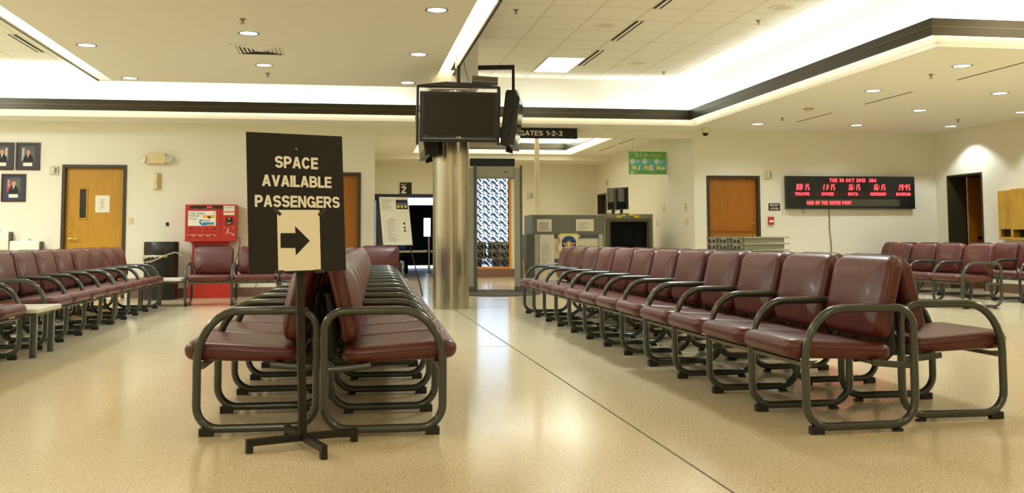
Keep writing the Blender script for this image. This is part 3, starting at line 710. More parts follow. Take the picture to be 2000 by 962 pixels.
def run(x0, y0, dirx, n, face, labels):
    d = Vector((dirx, 1)).normalized()
    for i in range(n):
        s = U/2+i*(U+G); put_bench(x0+d.x*s, y0+d.y*s, face, labels[i])
yaw_c = 1.65; dc = math.tan(math.radians(yaw_c))
run(.480, 4.88, dc, 3, -yaw_c, ['burgundy bench with its end frame beside the sign pole, facing the black floor joint', 'middle burgundy bench of the three facing the black floor joint toward the column', 'farthest burgundy bench of the three facing the black floor joint, nearest the steel column'])
run(-.748, 5.035, dc, 3, 180-yaw_c, ['burgundy bench directly behind the arrow sign, facing the golden door row', 'middle bench of the three behind the arrow sign that face the golden door', 'farthest burgundy bench of the three behind the arrow sign, closest to the red vending machine'])
run(2.166, 4.53, .005, 3, 180, ['big burgundy bench with its arm frame nearest the viewer, facing the black floor joint', 'second burgundy bench of the row that starts with the biggest one, facing the column', 'burgundy bench at the metal detector end of the row facing the joint'])
run(3.423, 4.74, .010, 3, -.6, ['burgundy bench back to back with the biggest bench, facing the red time board', 'burgundy bench facing the time board side, second behind the biggest bench, mostly hidden', 'burgundy bench facing the time board side, third behind the biggest bench'])
run(-2.60, 9.23, 0, 2, 0, ['burgundy bench just beyond the low table, in the row in front of the golden door', 'burgundy bench in front of the golden door, at the trash can end of its row'])
put_bench(-2.585, 8.5-U/2, 0, 'burgundy bench before the low table, cut off by the edge of the picture')
run(-3.845, 9.28, 0, 2, 180, ['burgundy bench back to back with the one beyond the low table, facing away', 'burgundy bench facing away, back to back with the one nearest the trash can'])
run(7.97, 11.9, 0, 1, 180, ['burgundy bench below the time board, its open arm frame in full view'])
run(9.45, 12.1, 0, 1, 180, ['burgundy bench close to the wall with the oak cabinets, behind another bench'])
run(9.45, 14.8, 0, 1, 180, ['burgundy bench in the corner beside the dark doorway, mostly hidden by other seats'])
B3 = make_bench(3, 'three-seat burgundy bench facing us in front of the red vending machine', 'benches along the back')
put_bench(-2.315+1.5*P_, 14.75, -90, B3['label'], B3)
B1 = make_bench(1, 'single burgundy armchair facing us just left of the easel', 'benches along the back')
put_bench(.80-P_/2, 14.75, -90, B1['label'], B1); B1.name = 'airport_chair'; B1['category'] = 'chair'

# low linking tables
def low_table(label, x0, x1, y0, y1, loc, legs):
    t = thing('low_table', label, 'table', loc, group='low linking tables')
    mb = MB().prism([(a+(x0+x1)/2, b+(y0+y1)/2) for a, b in rr(x1-x0, y1-y0, .04, 4)], .365, .402, M_TABLE, axis='z'); mb.build('table_top', t, bevel=.008)
    MB().box(x0+.05, x1-.05, y0+.05, y1-.05, .335, .366, M_RAIL).build('apron', t)
    for a, b in legs:
        MB().prism([(p+a, q+b) for p, q in rr(.05, .08, .022, 4)], 0, .366, M_FRAME, axis='z').build('leg', t, smooth=True)
    return t
low_table('low pale grey table between two benches of the golden door row', -.62, .03, -.33, .33, (-2.5, 8.865, 0), ((-.035, -.24), (-.035, .24), (-.55, -.24), (-.55, .24)))
low_table('low pale grey corner table between the trash can and the red vending machine bench', -.36, .36, -.3, .3, (-2.72, 14.98, 0), ((-.28, .22), (-.02, .22)))

# ------------------------------------------------------------------ passenger sign on its stand
SA = math.radians(20.4)
t = thing('sign_stand', 'black steel stand with a cross foot carrying the arrow sign', 'stand', (-.202, 4.686, 0), SA)
MB().box(-.018, .018, -.012, .012, .04, 1.36, M_STAND, M=Ry(math.radians(-1.7))).build('pole', t, bevel=.002)
for i in range(4):
    L = (.262, .30, .262, .252)[i]
    mb = MB().box(.012, L, -.0135, .0135, .030, .062, M_STAND, M=Rz(i*PI/2+PI)); mb.box(L-.03, L, -.0145, .0145, 0, .032, M_STAND, M=Rz(i*PI/2+PI))
    mb.build('foot_bar', t, bevel=.002)
PA = math.radians(27.8)
s = thing('passenger_sign', 'tall black board reading SPACE AVAILABLE PASSENGERS over a white arrow sheet', 'sign', (-.202+math.sin(PA)*.035, 4.686-math.cos(PA)*.035, 1.1), PA)
SM = Rx(math.radians(-2.8))
BMx = SM @ T(-.0565, 0, .02) @ Ry(math.radians(-.9))
MB().box(-.239, .239, -.003, .003, -.319, .319, M_BLACKM, M=BMx).build('board', s, bevel=.001)
mb = MB()
SX = SM @ Ry(math.radians(.4))
sign_text(mb, 'SPACE', M_WHITE, -.166, .048, .178, .233, -.0035, .205, SM, .05)
sign_text(mb, 'AVAILABLE', M_WHITE, -.229, .116, .092, .145, -.0035, .205, SM, .04)
sign_text(mb, 'PASSENGERS', M_WHITE, -.263, .157, -.002, .052, -.0035, .205, SM, .05)
mb.build('lettering', s)
PM = SM @ T(-.0505, 0, -.152) @ Ry(math.radians(-.8))
MB().box(-.105, .105, -.0046, -.0034, -.139, .139, M_PAPER, M=PM).build('arrow_sheet', s)
MB().prism([(-.142, -.187), (-.070, -.188), (-.068, -.221), (.002, -.155), (-.071, -.087), (-.069, -.120), (-.142, -.120)], -.0056, -.0048, M_BLACKM, M=SM).build('arrow', s)
M_TAPE = mat('grey_tape', (56, 52, 45), .3)
for x, z, a in ((-.158, -.022, .7), (.066, -.022, -.7), (-.150, -.296, 0), (.05, -.296, 0)):
    MB().box(-.024, .024, -.0054, -.0047, -.008, .008, M_TAPE, M=SM @ T(x, 0, z) @ Ry(a)).build('tape', s)
MB().lathe([(0, 0), (.005, 0), (.005, .003), (0, .003)], M_CHROME, M=SM @ T(-.061, -.003, .269) @ Rx(PI/2), seg=12).build('bolt', s)

# ------------------------------------------------------------------ televisions around the column
def make_tv(label, loc, rz):
    """screen faces -y; the frame hangs from a post"""
    t = thing('television', label, 'television', loc, rz)
    M = T(0, 0, 2.555) @ Rx(math.radians(7))
    mb = MB().box(-.505, .505, -.03, .05, -.355, .295, M_BLACK, M=M).box(-.40, .40, .05, .085, -.25, .22, M_BLACK, M=M)
    mb.build('housing', t, bevel=.008)
    MB().box(-.455, .455, -.0335, -.03, -.268, .265, M_SCREEN, M=M).build('screen', t)
    mb = MB().box(-.47, .47, -.034, -.030, -.312, -.304, M_GREYM, M=M).box(-.50, .50, -.042, -.02, -.352, -.338, M_BLACK, M=M)
    text_geo(mb, 'SHARP', M_OFFW, -.035, .03, -.297, -.287, -.031, .001, M, bold=.02)
    print_lines(mb, -.44, -.37, -.282, -.274, -.0345, 1, M_INKL, .6, M, 2)
    mb.build('trim', t)
    return t
def make_mount(label, loc, rz, post_top, arm_to=None):
    t = thing('tv_mount', label, 'bracket', loc, rz)
    mb = MB().prism([(-.54, 2.915), (.54, 2.915), (.54, 2.93), (.1, 2.972), (-.17, 2.98), (-.54, 2.932)], -.02, .11, M_STAND); mb.build('hood', t, bevel=.004)
    for s in (-1, 1):
        mb = MB().prism([(-.02, 2.91), (.12, 2.91), (.20, 2.2), (.10, 2.17), (.05, 2.55), (-.005, 2.74)], s*.53-.014, s*.53+.014, M_STAND, axis='x'); mb.build('side_arm', t, bevel=.003)
    MB().box(-.5, .5, .10, .125, 2.52, 2.60, M_STAND).build('cross_bar', t)
    MB().box(-.022, .022, .03, .07, 2.95, post_top, M_STAND).build('post', t, bevel=.004)
    if arm_to: MB().box(*arm_to, M_STAND).build('arm', t, bevel=.004)
    return t
TVY = 12.58
make_tv('large black television facing us in front of the column head', (1.395, TVY, 0), 0)
make_mount('black hanging bracket holding the television that faces us', (1.395, TVY, 0), 0, 3.42, (-.03, .03, .0, .72, 3.36, 3.42))
MB().prism([(-.075, 3.19), (.05, 3.19), (.05, 3.46)], .30, .34, M_STAND).build('gusset_or_shade', [o for o in bpy.data.objects if o.name.startswith('tv_mount')][0])  # triangle added for the dark bronze underside and shadow beside the post
make_tv('black television turned edge-on beside the gates sign', (2.29, 13.35, 0), PI/2-.23)
make_mount('black hanging bracket with a bent arm holding the edge-on television', (2.29, 13.35, 0), PI/2-.23, 3.36, (-.03, .03, .03, .575, 3.30, 3.36))
make_tv('black television behind the one facing us, only its lower corner showing left of the column', (1.00, 13.75, -.12), -PI/2)
make_mount('black bracket of the television hidden left of the column head', (1.00, 13.75, -.12), -PI/2, 3.12)
mb = MB().box(-.17, .17, -.12, .12, 0, .078, M_GREYM); mb.box(-.16, .16, -.123, -.119, .012, .066, M_GREYD)
o = mb.build('receiver_box', bevel=.004, loc=(1.74, TVY+.05, 2.975), rot=(0, math.radians(4), math.radians(-8))); tag(o, 'small grey receiver box lying on top of the front television bracket', 'electronics box')
for pts, lab in (([(1.44, TVY-.03, 3.34), (1.47, TVY-.05, 3.15), (1.52, TVY-.06, 2.97), (1.55, TVY-.06, 2.88)], 'thin black cable dangling beside the post of the front television'), ([(1.80, TVY-.05, 2.955), (1.76, TVY-.06, 2.92), (1.72, TVY-.06, 2.885)], 'short black cable from the receiver box to the front television')):
    tag(MB().tube(pts, .004, M_BLACK, seg=6).build('cable'), lab, 'cable')

# ------------------------------------------------------------------ signs of the gates
s = thing('gates_sign', 'long black overhead sign reading GATES 1-2-3', 'sign', (3.32, 17.1, 2.82))
MB().box(-.70, .70, -.03, .045, -.09, .09, M_BLACKM).build('board', s, bevel=.003)
mb = MB(); sign_text(mb, 'GATES 1-2-3', M_WHITE, -.345, .425, -.045, .045, -.03, .16); mb.build('lettering', s)
o = tag(MB().box(2.80, 3.86, 22.86, 22.93, 2.66, 2.84, M_CASE).build('blank_sign', bevel=.003), 'blank black sign board above the walk-through metal detector', 'sign')
s = thing('gate_number_sign', 'square black sign reading GATE 2 above the dark doorway', 'sign', (1.376, YA-.012, 2.2))
MB().box(-.142, .142, -.012, .012, -.145, .145, M_BLACKM).build('board', s, bevel=.002)
mb = MB(); sign_text(mb, 'GATE', M_WHITE, -.125, -.005, .078, .112, -.012, .17); sign_text(mb, '2', M_WHITE, -.115, .01, -.125, .06, -.012, .22); mb.build('lettering', s)
s = thing('kitchen_sign', 'small black plate reading INFLIGHT KITCHEN', 'sign', (7.76, YW-.006, 1.518))
MB().box(-.11, .11, -.006, .006, -.065, .065, M_BLACKM).build('plate', s)
mb = MB(); sign_text(mb, 'INFLIGHT', M_WHITE, -.085, .085, .012, .05, -.006); sign_text(mb, 'KITCHEN', M_WHITE, -.08, .08, -.05, -.012, -.006); mb.build('lettering', s)

# ------------------------------------------------------------------ red time board
s = thing('time_board', 'long black electronic board with red clocks for five bases', 'clock board', (9.255, YW-.05, 1.782))
MB().box(-1.287, 1.287, -.045, .045, -.305, .305, M_BLACK).box(-1.287, 1.287, -.052, -.045, -.305, -.29, M_BRONZE).build('housing', s, bevel=.004)
mb = MB()
for i in range(5):
    cx = -1.0+.508*i
    mb.box(cx-.12, cx+.17, -.0465, -.045, .04, .165, mat('clock_window', (38, 30, 20), .4) if i == 0 else bpy.data.materials['clock_window'])
    mb.box(cx-.232, cx+.232, -.0465, -.045, -.06, .008, M_LEDDIM)
mb.box(-.90, .965, -.0465, -.045, -.252, -.125, M_LEDOFF); mb.build('display_window', s)
SEG = {'0': 'abcdef', '1': 'bc', '4': 'bcfg', '5': 'acdfg', '6': 'acdefg', '8': 'abcdefg', '9': 'abcdfg'}
def seg_digit(mb, ch, x, z, w, h, y, m):
    t = h*.13; sl = .14
    def q(x0, x1, z0, z1): mb.quad([(x+x0+z0*sl, y, z+z0), (x+x1+z0*sl, y, z+z0), (x+x1+z1*sl, y, z+z1), (x+x0+z1*sl, y, z+z1)], m)
    R = dict(a=(t, w-t, h-t, h), d=(t, w-t, 0, t), g=(t, w-t, h/2-t/2, h/2+t/2), b=(w-t, w, h/2, h), c=(w-t, w, 0, h/2), f=(0, t, h/2, h), e=(0, t, 0, h/2))
    for k in SEG[ch]: q(*R[k])
for i, tm in enumerate(('08:15', '11:15', '16:15', '16:15', '19:45')):
    cx = -1.0+.508*i; mb = MB(); x = cx-.10
    for ch in tm:
        if ch == ':':
            for z in (.075, .12): mb.quad([(x-.004+z*.14-.01, -.049, z), (x+.010+z*.14-.01, -.049, z), (x+.010+z*.14-.01, -.049, z+.016), (x-.004+z*.14-.01, -.049, z+.016)], M_LED)
            x += .026
        else: seg_digit(mb, ch, x, .048, .044, .108, -.049, M_LED); x += .062
    mb.build('clock_digits', s)
mb = MB(); sign_text(mb, 'TUE 30 OCT 2012  304', M_LED, -.435, .50, .197, .262, -.046, .2, None, .13)
for i, (nm, w) in enumerate((('TRAVIS', .28), ('DOVER', .235), ('ROTA', .195), ('GERMANY', .32), ('BAGRAM', .285))):
    cx = -1.0+.508*i+.015; sign_text(mb, nm, M_LED, cx-w/2, cx+w/2, -.054, .003, -.0475, .2, None, .12)
sign_text(mb, 'OME OF THE SUPER PORT', M_LED, -.90, -.01, -.222, -.158, -.0475, .2, None, .12)
mb.build('lettering', s)
tag(MB().tube([(8.83, YW-.03, 1.478), (8.845, YW-.012, 1.3), (8.84, YW-.01, 1.1), (8.86, YW-.012, .9), (8.872, YW-.01, .6), (8.87, YW-.012, .32)], .011, mat('olive_cable', (128, 124, 84), .6), seg=8).build('cable'), 'long olive cable running down the wall from the red time board', 'cable')
tag(MB().tube([(8.31, YW-.03, 1.478), (8.325, YW-.02, 1.43), (8.33, YW-.03, 1.40)], .009, bpy.data.materials['olive_cable'], seg=8).build('cable'), 'short stub of cable hanging under the red time board', 'cable')

# ------------------------------------------------------------------ small wall fittings
def strobe(label, loc, rz=0, s=1):
    t = thing('strobe_alarm', label, 'alarm', loc, rz, 'strobe alarms')
    MB().box(-.071*s, .071*s, -.03, 0, -.071*s, .071*s, M_STRIP).build('plate', t, bevel=.004)
    MB().box(-.035*s, .02*s, -.055, -.03, -.052*s, .052*s, M_CLEAR).build('lens', t, bevel=.008)
    MB().box(.03*s, .05*s, -.034, -.03, -.045*s, .045*s, M_GREYM).build('horn', t)
    return t
strobe('square cream strobe alarm between the portraits and the golden door', (-4.793, YW, 2.108))
strobe('square cream strobe alarm beside the amber kitchen door', (7.65, YW, 2.104))
strobe('small strobe alarm on the alcove wall near the metal detector', (4.49, YA, 2.03), 0, 1.1)
strobe('small strobe alarm on the poster wall above the screening monitor', (XA1, 23.2, 2.30), PI/2*-1, 1.0)
def plate(label, loc, w, h, rz=0, name='light_switch', cat='switch'):
    t = thing(name, label, cat, loc, rz, 'wall switch plates')
    MB().box(-w/2, w/2, -.008, 0, -h/2, h/2, M_IVORY).build('plate', t, bevel=.003)
    MB().box(-.008, .008, -.018, -.008, -.012, .012, M_STRIP if name == 'light_switch' else M_GREYM).build('toggle', t)
    return t
plate('ivory switch plate beside the golden door', (-3.572, YW, 1.271), .08, .11)
plate('ivory switch plate low on the alcove wall nearest the amber kitchen door', (XA1, 17.58, 1.25), .16, .12, -PI/2)
plate('ivory thermostat high on the alcove wall nearest the amber kitchen door', (XA1, 17.62, 1.52), .12, .14, -PI/2, 'thermostat', 'thermostat')
plate('narrow ivory plate on the alcove wall above the x-ray machine side', (XA1, 18.9, 1.55), .11, .13, -PI/2)
plate('narrow ivory plate on the alcove wall level with the tunnel mouth', (XA1, 19.35, 1.25), .11, .13, -PI/2)
tag(MB().box(-3.016, -2.965, YW-.006, YW, 1.189, 1.249, M_BLACK).build('wall_jack', bevel=.002), 'tiny black wall jack to the left of the red vending machine', 'outlet')
t = thing('emergency_light', 'twin-headed cream emergency light on the wall above the intercom', 'light', (-3.18, YW, 2.307))
MB().box(-.15, .15, -.10, 0, -.082, .09, M_IVORY).build('case', t, bevel=.008)
for sx in (-1, 1):
    mb = MB().lathe([(0, 0), (.035, .0), (.062, .03), (.066, .06), (.062, .072)], M_IVORY, M=T(sx*.19, -.04, -.005) @ Rz(sx*.25) @ Rx(PI/2), seg=20); h = mb.build('lamp_head', t, smooth=True)
    MB().lathe([(0, .066), (.04, .07), (.062, .072)], M_CLEAR, M=T(sx*.19, -.04, -.005) @ Rz(sx*.25) @ Rx(PI/2), seg=20).build('lens', h, smooth=True)
t = thing('intercom', 'cream handset intercom on the wall under the emergency light', 'intercom', (-3.168, YW, 1.935))
MB().box(-.058, .058, -.035, 0, -.14, .14, M_IVORY).build('base', t, bevel=.012)
MB().lathe([(0, -.125), (.03, -.12), (.036, -.09), (.022, -.05), (.026, 0), (.042, .02), (.045, .04), (.03, .07), (.026, .1), (.03, .125), (0, .13)], M_IVORY, M=T(0, -.055, 0), seg=16).build('handset', t, smooth=True)
t = thing('fire_alarm_pull', 'small red fire alarm pull box below the kitchen sign', 'alarm', (7.684, YW, 1.262))
MB().box(-.054, .054, -.04, 0, -.073, .073, M_RED).build('box', t, bevel=.004)
MB().box(-.04, .04, -.046, -.04, -.03, .01, M_WHITE).build('lever', t, bevel=.002)
t = thing('dome_camera', 'small dome security camera under the soffit at the alcove corner', 'camera', (6.30, 16.75, ZS))
MB().lathe([(0, 0), (.075, 0), (.078, -.05), (.07, -.085), (.055, -.09), (0, -.09)], M_OFFW, seg=28).build('base', t, smooth=True)
MB().lathe([(.055, -.085), (.053, -.105), (.04, -.13), (.02, -.142), (0, -.145)], M_SCREEN, seg=28).build('dome', t, smooth=True)
def portrait(label, cx, cz, kind):
    t = thing('framed_portrait', label, 'picture', (cx, YW, cz), group='framed portraits by the golden door')
    w, h, f = .375, .452, .026
    mb = MB().box(-w/2, -w/2+f, -.025, 0, -h/2, h/2, M_WALN).box(w/2-f, w/2, -.025, 0, -h/2, h/2, M_WALN).box(-w/2+f, w/2-f, -.025, 0, -h/2, -h/2+f, M_WALN).box(-w/2+f, w/2-f, -.025, 0, h/2-f, h/2, M_WALN)
    mb.build('frame', t, bevel=.003)
    MB().box(-w/2+f, w/2-f, -.012, 0, -h/2+f, h/2-f, M_MATB if kind == 2 else M_MATD).build('picture_mat', t)
    MB().box(-.07, .07, -.014, -.012, -.16, -.105, M_PAPER).build('name_plate', t)
    mb = MB(); y = -.0135
    mb.quad([(-.105, y, -.085), (.105, y, -.085), (.105, y, .16), (-.105, y, .16)], M_PHOTO)
    fx = -.09 if kind != 0 else .05
    mb.quad([(fx-.01, y-.0004, -.07), (fx+.035, y-.0004, -.07), (fx+.04, y-.0004, .14), (fx+.005, y-.0004, .14)], M_RED if kind == 2 else M_INKL)
    for k in range(4): mb.quad([(fx, y-.0006, .02+k*.03), (fx+.035, y-.0006, .022+k*.03), (fx+.035, y-.0006, .032+k*.03), (fx, y-.0006, .03+k*.03)], M_WHITE)
    mb.quad([(-.075, y-.001, -.085), (.085, y-.001, -.085), (.075, y-.001, -.01), (.035, y-.001, .03), (-.02, y-.001, .03), (-.06, y-.001, -.01)], M_SUIT)
    mb.quad([(-.004, y-.0014, -.03), (.018, y-.0014, .032), (-.008, y-.0014, .032)], M_WHITE)
    mb.disc((.006, y-.0016, .072), .032, M_SKIN, sy=1.3); mb.disc((.006, y-.0014, .098), .030, M_SUIT, sy=.75)
    mb.build('photograph', t)
    return t
portrait('framed officer portrait cut by the edge of the picture', -5.60, 2.332, 0)
portrait('upper framed officer portrait, nearest the strobe alarm', -5.2, 2.333, 1)
portrait('lower framed portrait with a navy mat, hanging under the other two', -5.407, 1.816, 2)
def fountain(label, x0, x1, ztop):
    t = thing('drinking_fountain', label, 'drinking fountain', ((x0+x1)/2, YW, ztop), group='white wall drinking fountains')
    w = (x1-x0)/2
    MB().prism([(0, 0), (-.185, 0), (-.20, -.02), (-.20, -.15), (-.16, -.30), (0, -.32)], -w, w, M_PORC, axis='x').build('basin', t, bevel=.02)
    MB().box(w+.001, w+.014, -.17, 0, -.36, -.012, M_GREYD).build('side_panel', t, bevel=.004)
    MB().tube([(w*.3, -.10, -.01), (w*.3, -.10, .02), (w*.3-.01, -.13, .03), (w*.3-.02, -.15, .018)], .008, M_CHROME, seg=8).build('spout', t, smooth=True)
    return t
fountain('higher white drinking fountain, at the very edge of the picture', -5.84, -5.405, 1.109)
fountain('lower white drinking fountain, beside the golden door', -5.385, -4.935, .952)

# ------------------------------------------------------------------ red card vending machine
t = thing('card_vending_machine', 'red prepaid card vending machine on a red pedestal', 'vending machine', (-2.243, 16.95, 0))
MB().box(-.402, .402, -.20, .18, .929, 1.535, M_RED).build('cabinet', t, bevel=.006)
MB().box(.155, .160, -.202, -.199, .93, 1.53, M_GRILL).build('door_seam', t)
mb = MB().prism([(-.30, .93), (.26, .93), (.27, .70), (.35, .10), (.35, 0), (-.38, 0), (-.38, .10), (-.31, .70)], -.05, .15, M_RED); mb.build('pedestal', t, bevel=.006)
MB().box(-.25, .22, -.062, -.048, .80, .86, M_BLACK).build('vent', t)
mb = MB().prism([(a-.05-.02, b+1.49) for a, b in rr(.52, .048, .023, 6)], -.206, -.199, M_BLACK); mb.build('marquee', t)
mb = MB(); text_geo(mb, '215', M_LED, -.06, .02, 1.478, 1.502, -.206, .002, bold=.01)
for x in (-.28, -.12, .02): print_lines(mb, x, x+.09, 1.463, 1.47, -.2075, 1, M_INKL, seed=9)
mb.build('digits', t)
MB().box(-.355, .085, -.206, -.199, 1.183, 1.428, M_PORC).build('poster', t, bevel=.003)
mb = MB(); y = -.207
text_geo(mb, 'AT&T Global', M_INK, -.338, -.10, 1.374, 1.412, y, .001); text_geo(mb, 'PrePaid', M_INK, -.338, -.19, 1.332, 1.366, y, .001); text_geo(mb, 'Cards', M_INK, -.338, -.225, 1.286, 1.318, y, .001)
mb.quad([(-.12, y, 1.315), (.07, y, 1.315), (.07, y, 1.36), (-.12, y, 1.36)], M_ORANGE); mb.disc((-.02, y-.0005, 1.325), .03, M_SUIT, sy=.6); mb.disc((-.008, y-.001, 1.346), .012, M_SKIN)
mb.quad([(-.17, y, 1.225), (-.13, y, 1.19), (.04, y, 1.19), (.06, y, 1.24), (-.12, y, 1.245)], M_SKYB); mb.disc((-.145, y, 1.25), .034, M_SKYB, sy=1.2); mb.disc((-.135, y-.0006, 1.245), .018, M_PORC, sy=1.3)
mb.quad([(-.07, y-.001, 1.19), (.07, y-.001, 1.19), (.05, y-.001, 1.205), (-.02, y-.001, 1.214)], M_ORANGE)
print_lines(mb, -.11, .02, 1.262, 1.292, y, 2, M_PRED, seed=4); text_geo(mb, '1', M_INK, .055, .065, 1.385, 1.41, y, .001); mb.build('poster_print', t)
mb = MB()
for k in range(4):
    x = -.33+.122*k; mb.box(x, x+.05, -.205, -.199, 1.128, 1.138, M_BLACK); mb.box(x-.012, x+.062, -.204, -.199, 1.075, 1.079, M_SEAM)
mb.build('card_slots', t)
mb = MB()
for k in range(4): mb.box(-.36+.112*k, -.36+.112*k+.106, -.215, -.199, 1.005, 1.043, M_PINK)
mb.build('buttons', t, bevel=.003)
mb = MB()
for k in range(4): mb.box(-.35+.118*k, -.30+.118*k, -.222, -.214, 1.012, 1.03, M_SEAM)
mb.build('button_tabs', t)
mb = MB().box(.205, .378, -.203, -.199, 1.362, 1.515, M_PAPER); n = mb.build('instructions', t)
mb = MB(); print_lines(mb, .215, .36, 1.45, 1.505, -.204, 4, M_INKL, seed=5); mb.quad([(.21, -.204, 1.395), (.372, -.204, 1.40), (.372, -.204, 1.43), (.21, -.204, 1.425)], M_PINK); mb.build('print', n)
MB().box(.25, .345, -.222, -.199, 1.21, 1.315, M_BLACK).build('bill_acceptor', t, bevel=.006)
MB().box(.265, .33, -.228, -.221, 1.222, 1.24, M_CHROME).lathe([(0, 0), (.012, 0), (0, .004)], M_PORC, M=T(.297, -.222, 1.295) @ Rx(PI/2), seg=12).build('bill_slot', t)
mb = MB(); rnd = random.Random(2)
mb.tube([(.25, -.2015, 1.04), (.275, -.2015, 1.13), (.285, -.2015, 1.15), (.28, -.2015, 1.06), (.30, -.2015, 1.075), (.31, -.2015, 1.05), (.33, -.2015, 1.075), (.35, -.2015, 1.04), (.37, -.2015, 1.035)], .004, M_PORC, seg=6)
for x, z in ((.22, 1.155), (.35, 1.155), (.365, 1.03), (.37, 1.05)): mb.disc((x, -.2012, z), .008, M_PORC, seg=10)
mb.build('scratches', t)
tag(MB().tube([(-1.835, 16.98, 1.0), (-1.80, 16.99, .99), (-1.80, 17.03, .88), (-1.83, 17.05, .72), (-1.90, 17.08, .55), (-1.86, 17.1, .30), (-1.78, 17.1, .09), (-1.66, 17.08, .06), (-1.55, 17.09, .12), (-1.50, 17.12, .35)], .007, mat('brown_cord', (96, 88, 66), .6), seg=8).build('power_cord'), 'brown power cord looping behind the red vending machine', 'cord')

# ------------------------------------------------------------------ trash can
t = thing('trash_can', 'tall black trash can with a plastic liner spilling over', 'trash can', (-3.0, 16.72, 0))
MB().lathe([(0, 0), (.262, 0), (.266, .02), (.266, .70), (.24, .70), (0, .70)], M_BLACK, seg=40).build('drum', t, smooth=True)
MB().lathe([(.268, .695), (.270, .72), (.270, .915), (.262, .927), (.22, .93), (.12, .93), (.11, .90), (0, .90)], M_BLACK, seg=40).build('lid', t, smooth=True)
mb = MB(); ring0 = []; ring1 = []; ring2 = []
for i in range(40):
    a = -2.5+3.0*i/39; d = .10*max(0, 1-i/26)+.02+.012*math.sin(i*1.7)
    for R, r, z in ((ring0, .272, .715), (ring1, .282+.006*math.sin(i*2.3), .70-d*.5), (ring2, .276+.005*math.sin(i*1.1), .70-d)):
        R.append((r*math.sin(a), -r*math.cos(a), z))
vs = ring0+ring1+ring2; fs = [(k*40+i, k*40+i+1, (k+1)*40+i+1, (k+1)*40+i) for k in range(2) for i in range(39)]
mb.add(vs, fs, M_BAG)
mb.tube([(-.20, -.21, .60), (-.08, -.285, .62), (.05, -.29, .68), (.16, -.26, .73), (.235, -.19, .755), (.28, -.13, .745), (.31, -.12, .70), (.335, -.12, .69)], .012, M_BAG, seg=8, ry=.02)
mb.build('liner', t, smooth=True)

# ------------------------------------------------------------------ easel with notice board
EA = math.radians(18)
t = thing('easel', 'thin metal easel holding the white notice board', 'easel', (.80, 16.78, 0), EA)
LEAN = math.radians(15)
for s in (-1, 1):
    MB().tube([(s*.12, .17, 1.50), (s*.36, -.28, 0)], .011, M_STAND, seg=8).build('leg', t, smooth=True)
MB().tube([(0, .18, 1.50), (0, .62, 0)], .011, M_STAND, seg=8).build('leg', t, smooth=True)
MB().box(-.28, .28, -.085, -.02, .835, .85, M_STAND).build('ledge', t)
t = thing('notice_board', 'white notice board with pinned sheets leaning on the easel', 'board', (.80, 16.78, 0), EA)
BM = T(0, -.06, .853) @ Rx(-LEAN)
MB().box(-.262, .262, -.006, .006, 0, .845, M_PAPER, M=BM).build('panel', t)
mb = MB(); y = -.0075
print_lines(mb, -.23, -.02, .62, .81, y, 12, M_INKL, .35, BM, 11); mb.quad([(.03, y, .63), (.24, y, .63), (.24, y, .80), (.03, y, .80)], M_SUIT, BM)
mb.quad([(.04, y-.0005, .665), (.235, y-.0005, .665), (.235, y-.0005, .74), (.04, y-.0005, .74)], M_SLATE, BM)
for k in range(3): mb.quad([(.05+.065*k, y-.001, .655), (.085+.065*k, y-.001, .655), (.085+.065*k, y-.001, .695), (.05+.065*k, y-.001, .695)], M_YPRINT, BM)
print_lines(mb, -.17, .02, .06, .44, y, 24, M_INKL, .35, BM, 12); print_lines(mb, -.13, -.02, .445, .46, y, 1, M_PRED, .8, BM, 13)
for x0, x1, z0, z1 in ((-.21, -.207, .05, .47), (.04, .043, .05, .47)): mb.quad([(x0, y, z0), (x1, y, z0), (x1, y, z1), (x0, y, z1)], M_INKL, BM)
for z, m in ((.36, M_SUIT), (.285, M_WALN), (.23, M_WALN)): mb.quad([(.13, y, z), (.165, y, z), (.165, y, z+.035), (.13, y, z+.035)], m, BM)
mb.build('print', t)

# ------------------------------------------------------------------ things seen through gate 2
t = thing('stanchion', 'silver belt post standing in the dark gate 2 doorway', 'stanchion', (2.08, 25.9, 0))
MB().lathe([(0, 0), (.17, 0), (.17, .015), (.04, .035), (0, .035)], M_CHROME, seg=32).build('base', t, smooth=True)
MB().cyl((0, 0, .03), (0, 0, 1.02), .032, M_CHROME, seg=20).build('post', t, smooth=True)
MB().cyl((0, 0, .60), (0, 0, .68), .042, M_CHROME, seg=20).build('collar', t, smooth=True)
t = thing('side_table', 'long narrow metal-edged table beyond the gate 2 doorway', 'table', (1.6, 26.3, 0))
MB().box(-.85, .95, -.2, .2, .60, .655, M_CHROME).build('table_top', t, bevel=.004)
for x in (-.8, .9):
    for y in (-.15, .15): MB().cyl((x, y, 0), (x, y, .60), .016, M_CHROME, seg=10).build('leg', t, smooth=True)
t = thing('equipment_case', 'black wheeled case standing under the table beyond gate 2', 'case', (1.30, 27.2, 0))
MB().box(-.30, .30, -.18, .18, .05, .50, M_CASE).build('body', t, bevel=.03)
MB().tube([(-.1, -.02, .50), (-.1, -.02, .54), (.1, -.02, .54), (.1, -.02, .50)], .012, M_BLACK, seg=8).build('handle', t, smooth=True)
for x in (-.25, .25): MB().cyl((x, -.15, .05), (x+.0, -.09, .05), .05, M_RUBBER, seg=16).build('wheel', t, smooth=True)
tag(MB().lathe([(0, 0), (.13, 0), (.16, .05), (.13, .12), (.06, .16), (0, .17)], mat('blue_cloth', (40, 84, 168), .8, bump=(14, .6, .03)), seg=20).build('cloth_bundle', smooth=True, loc=(1.36, 26.3, .655)), 'bright blue cloth bundle lying on the table beyond gate 2', 'cloth')

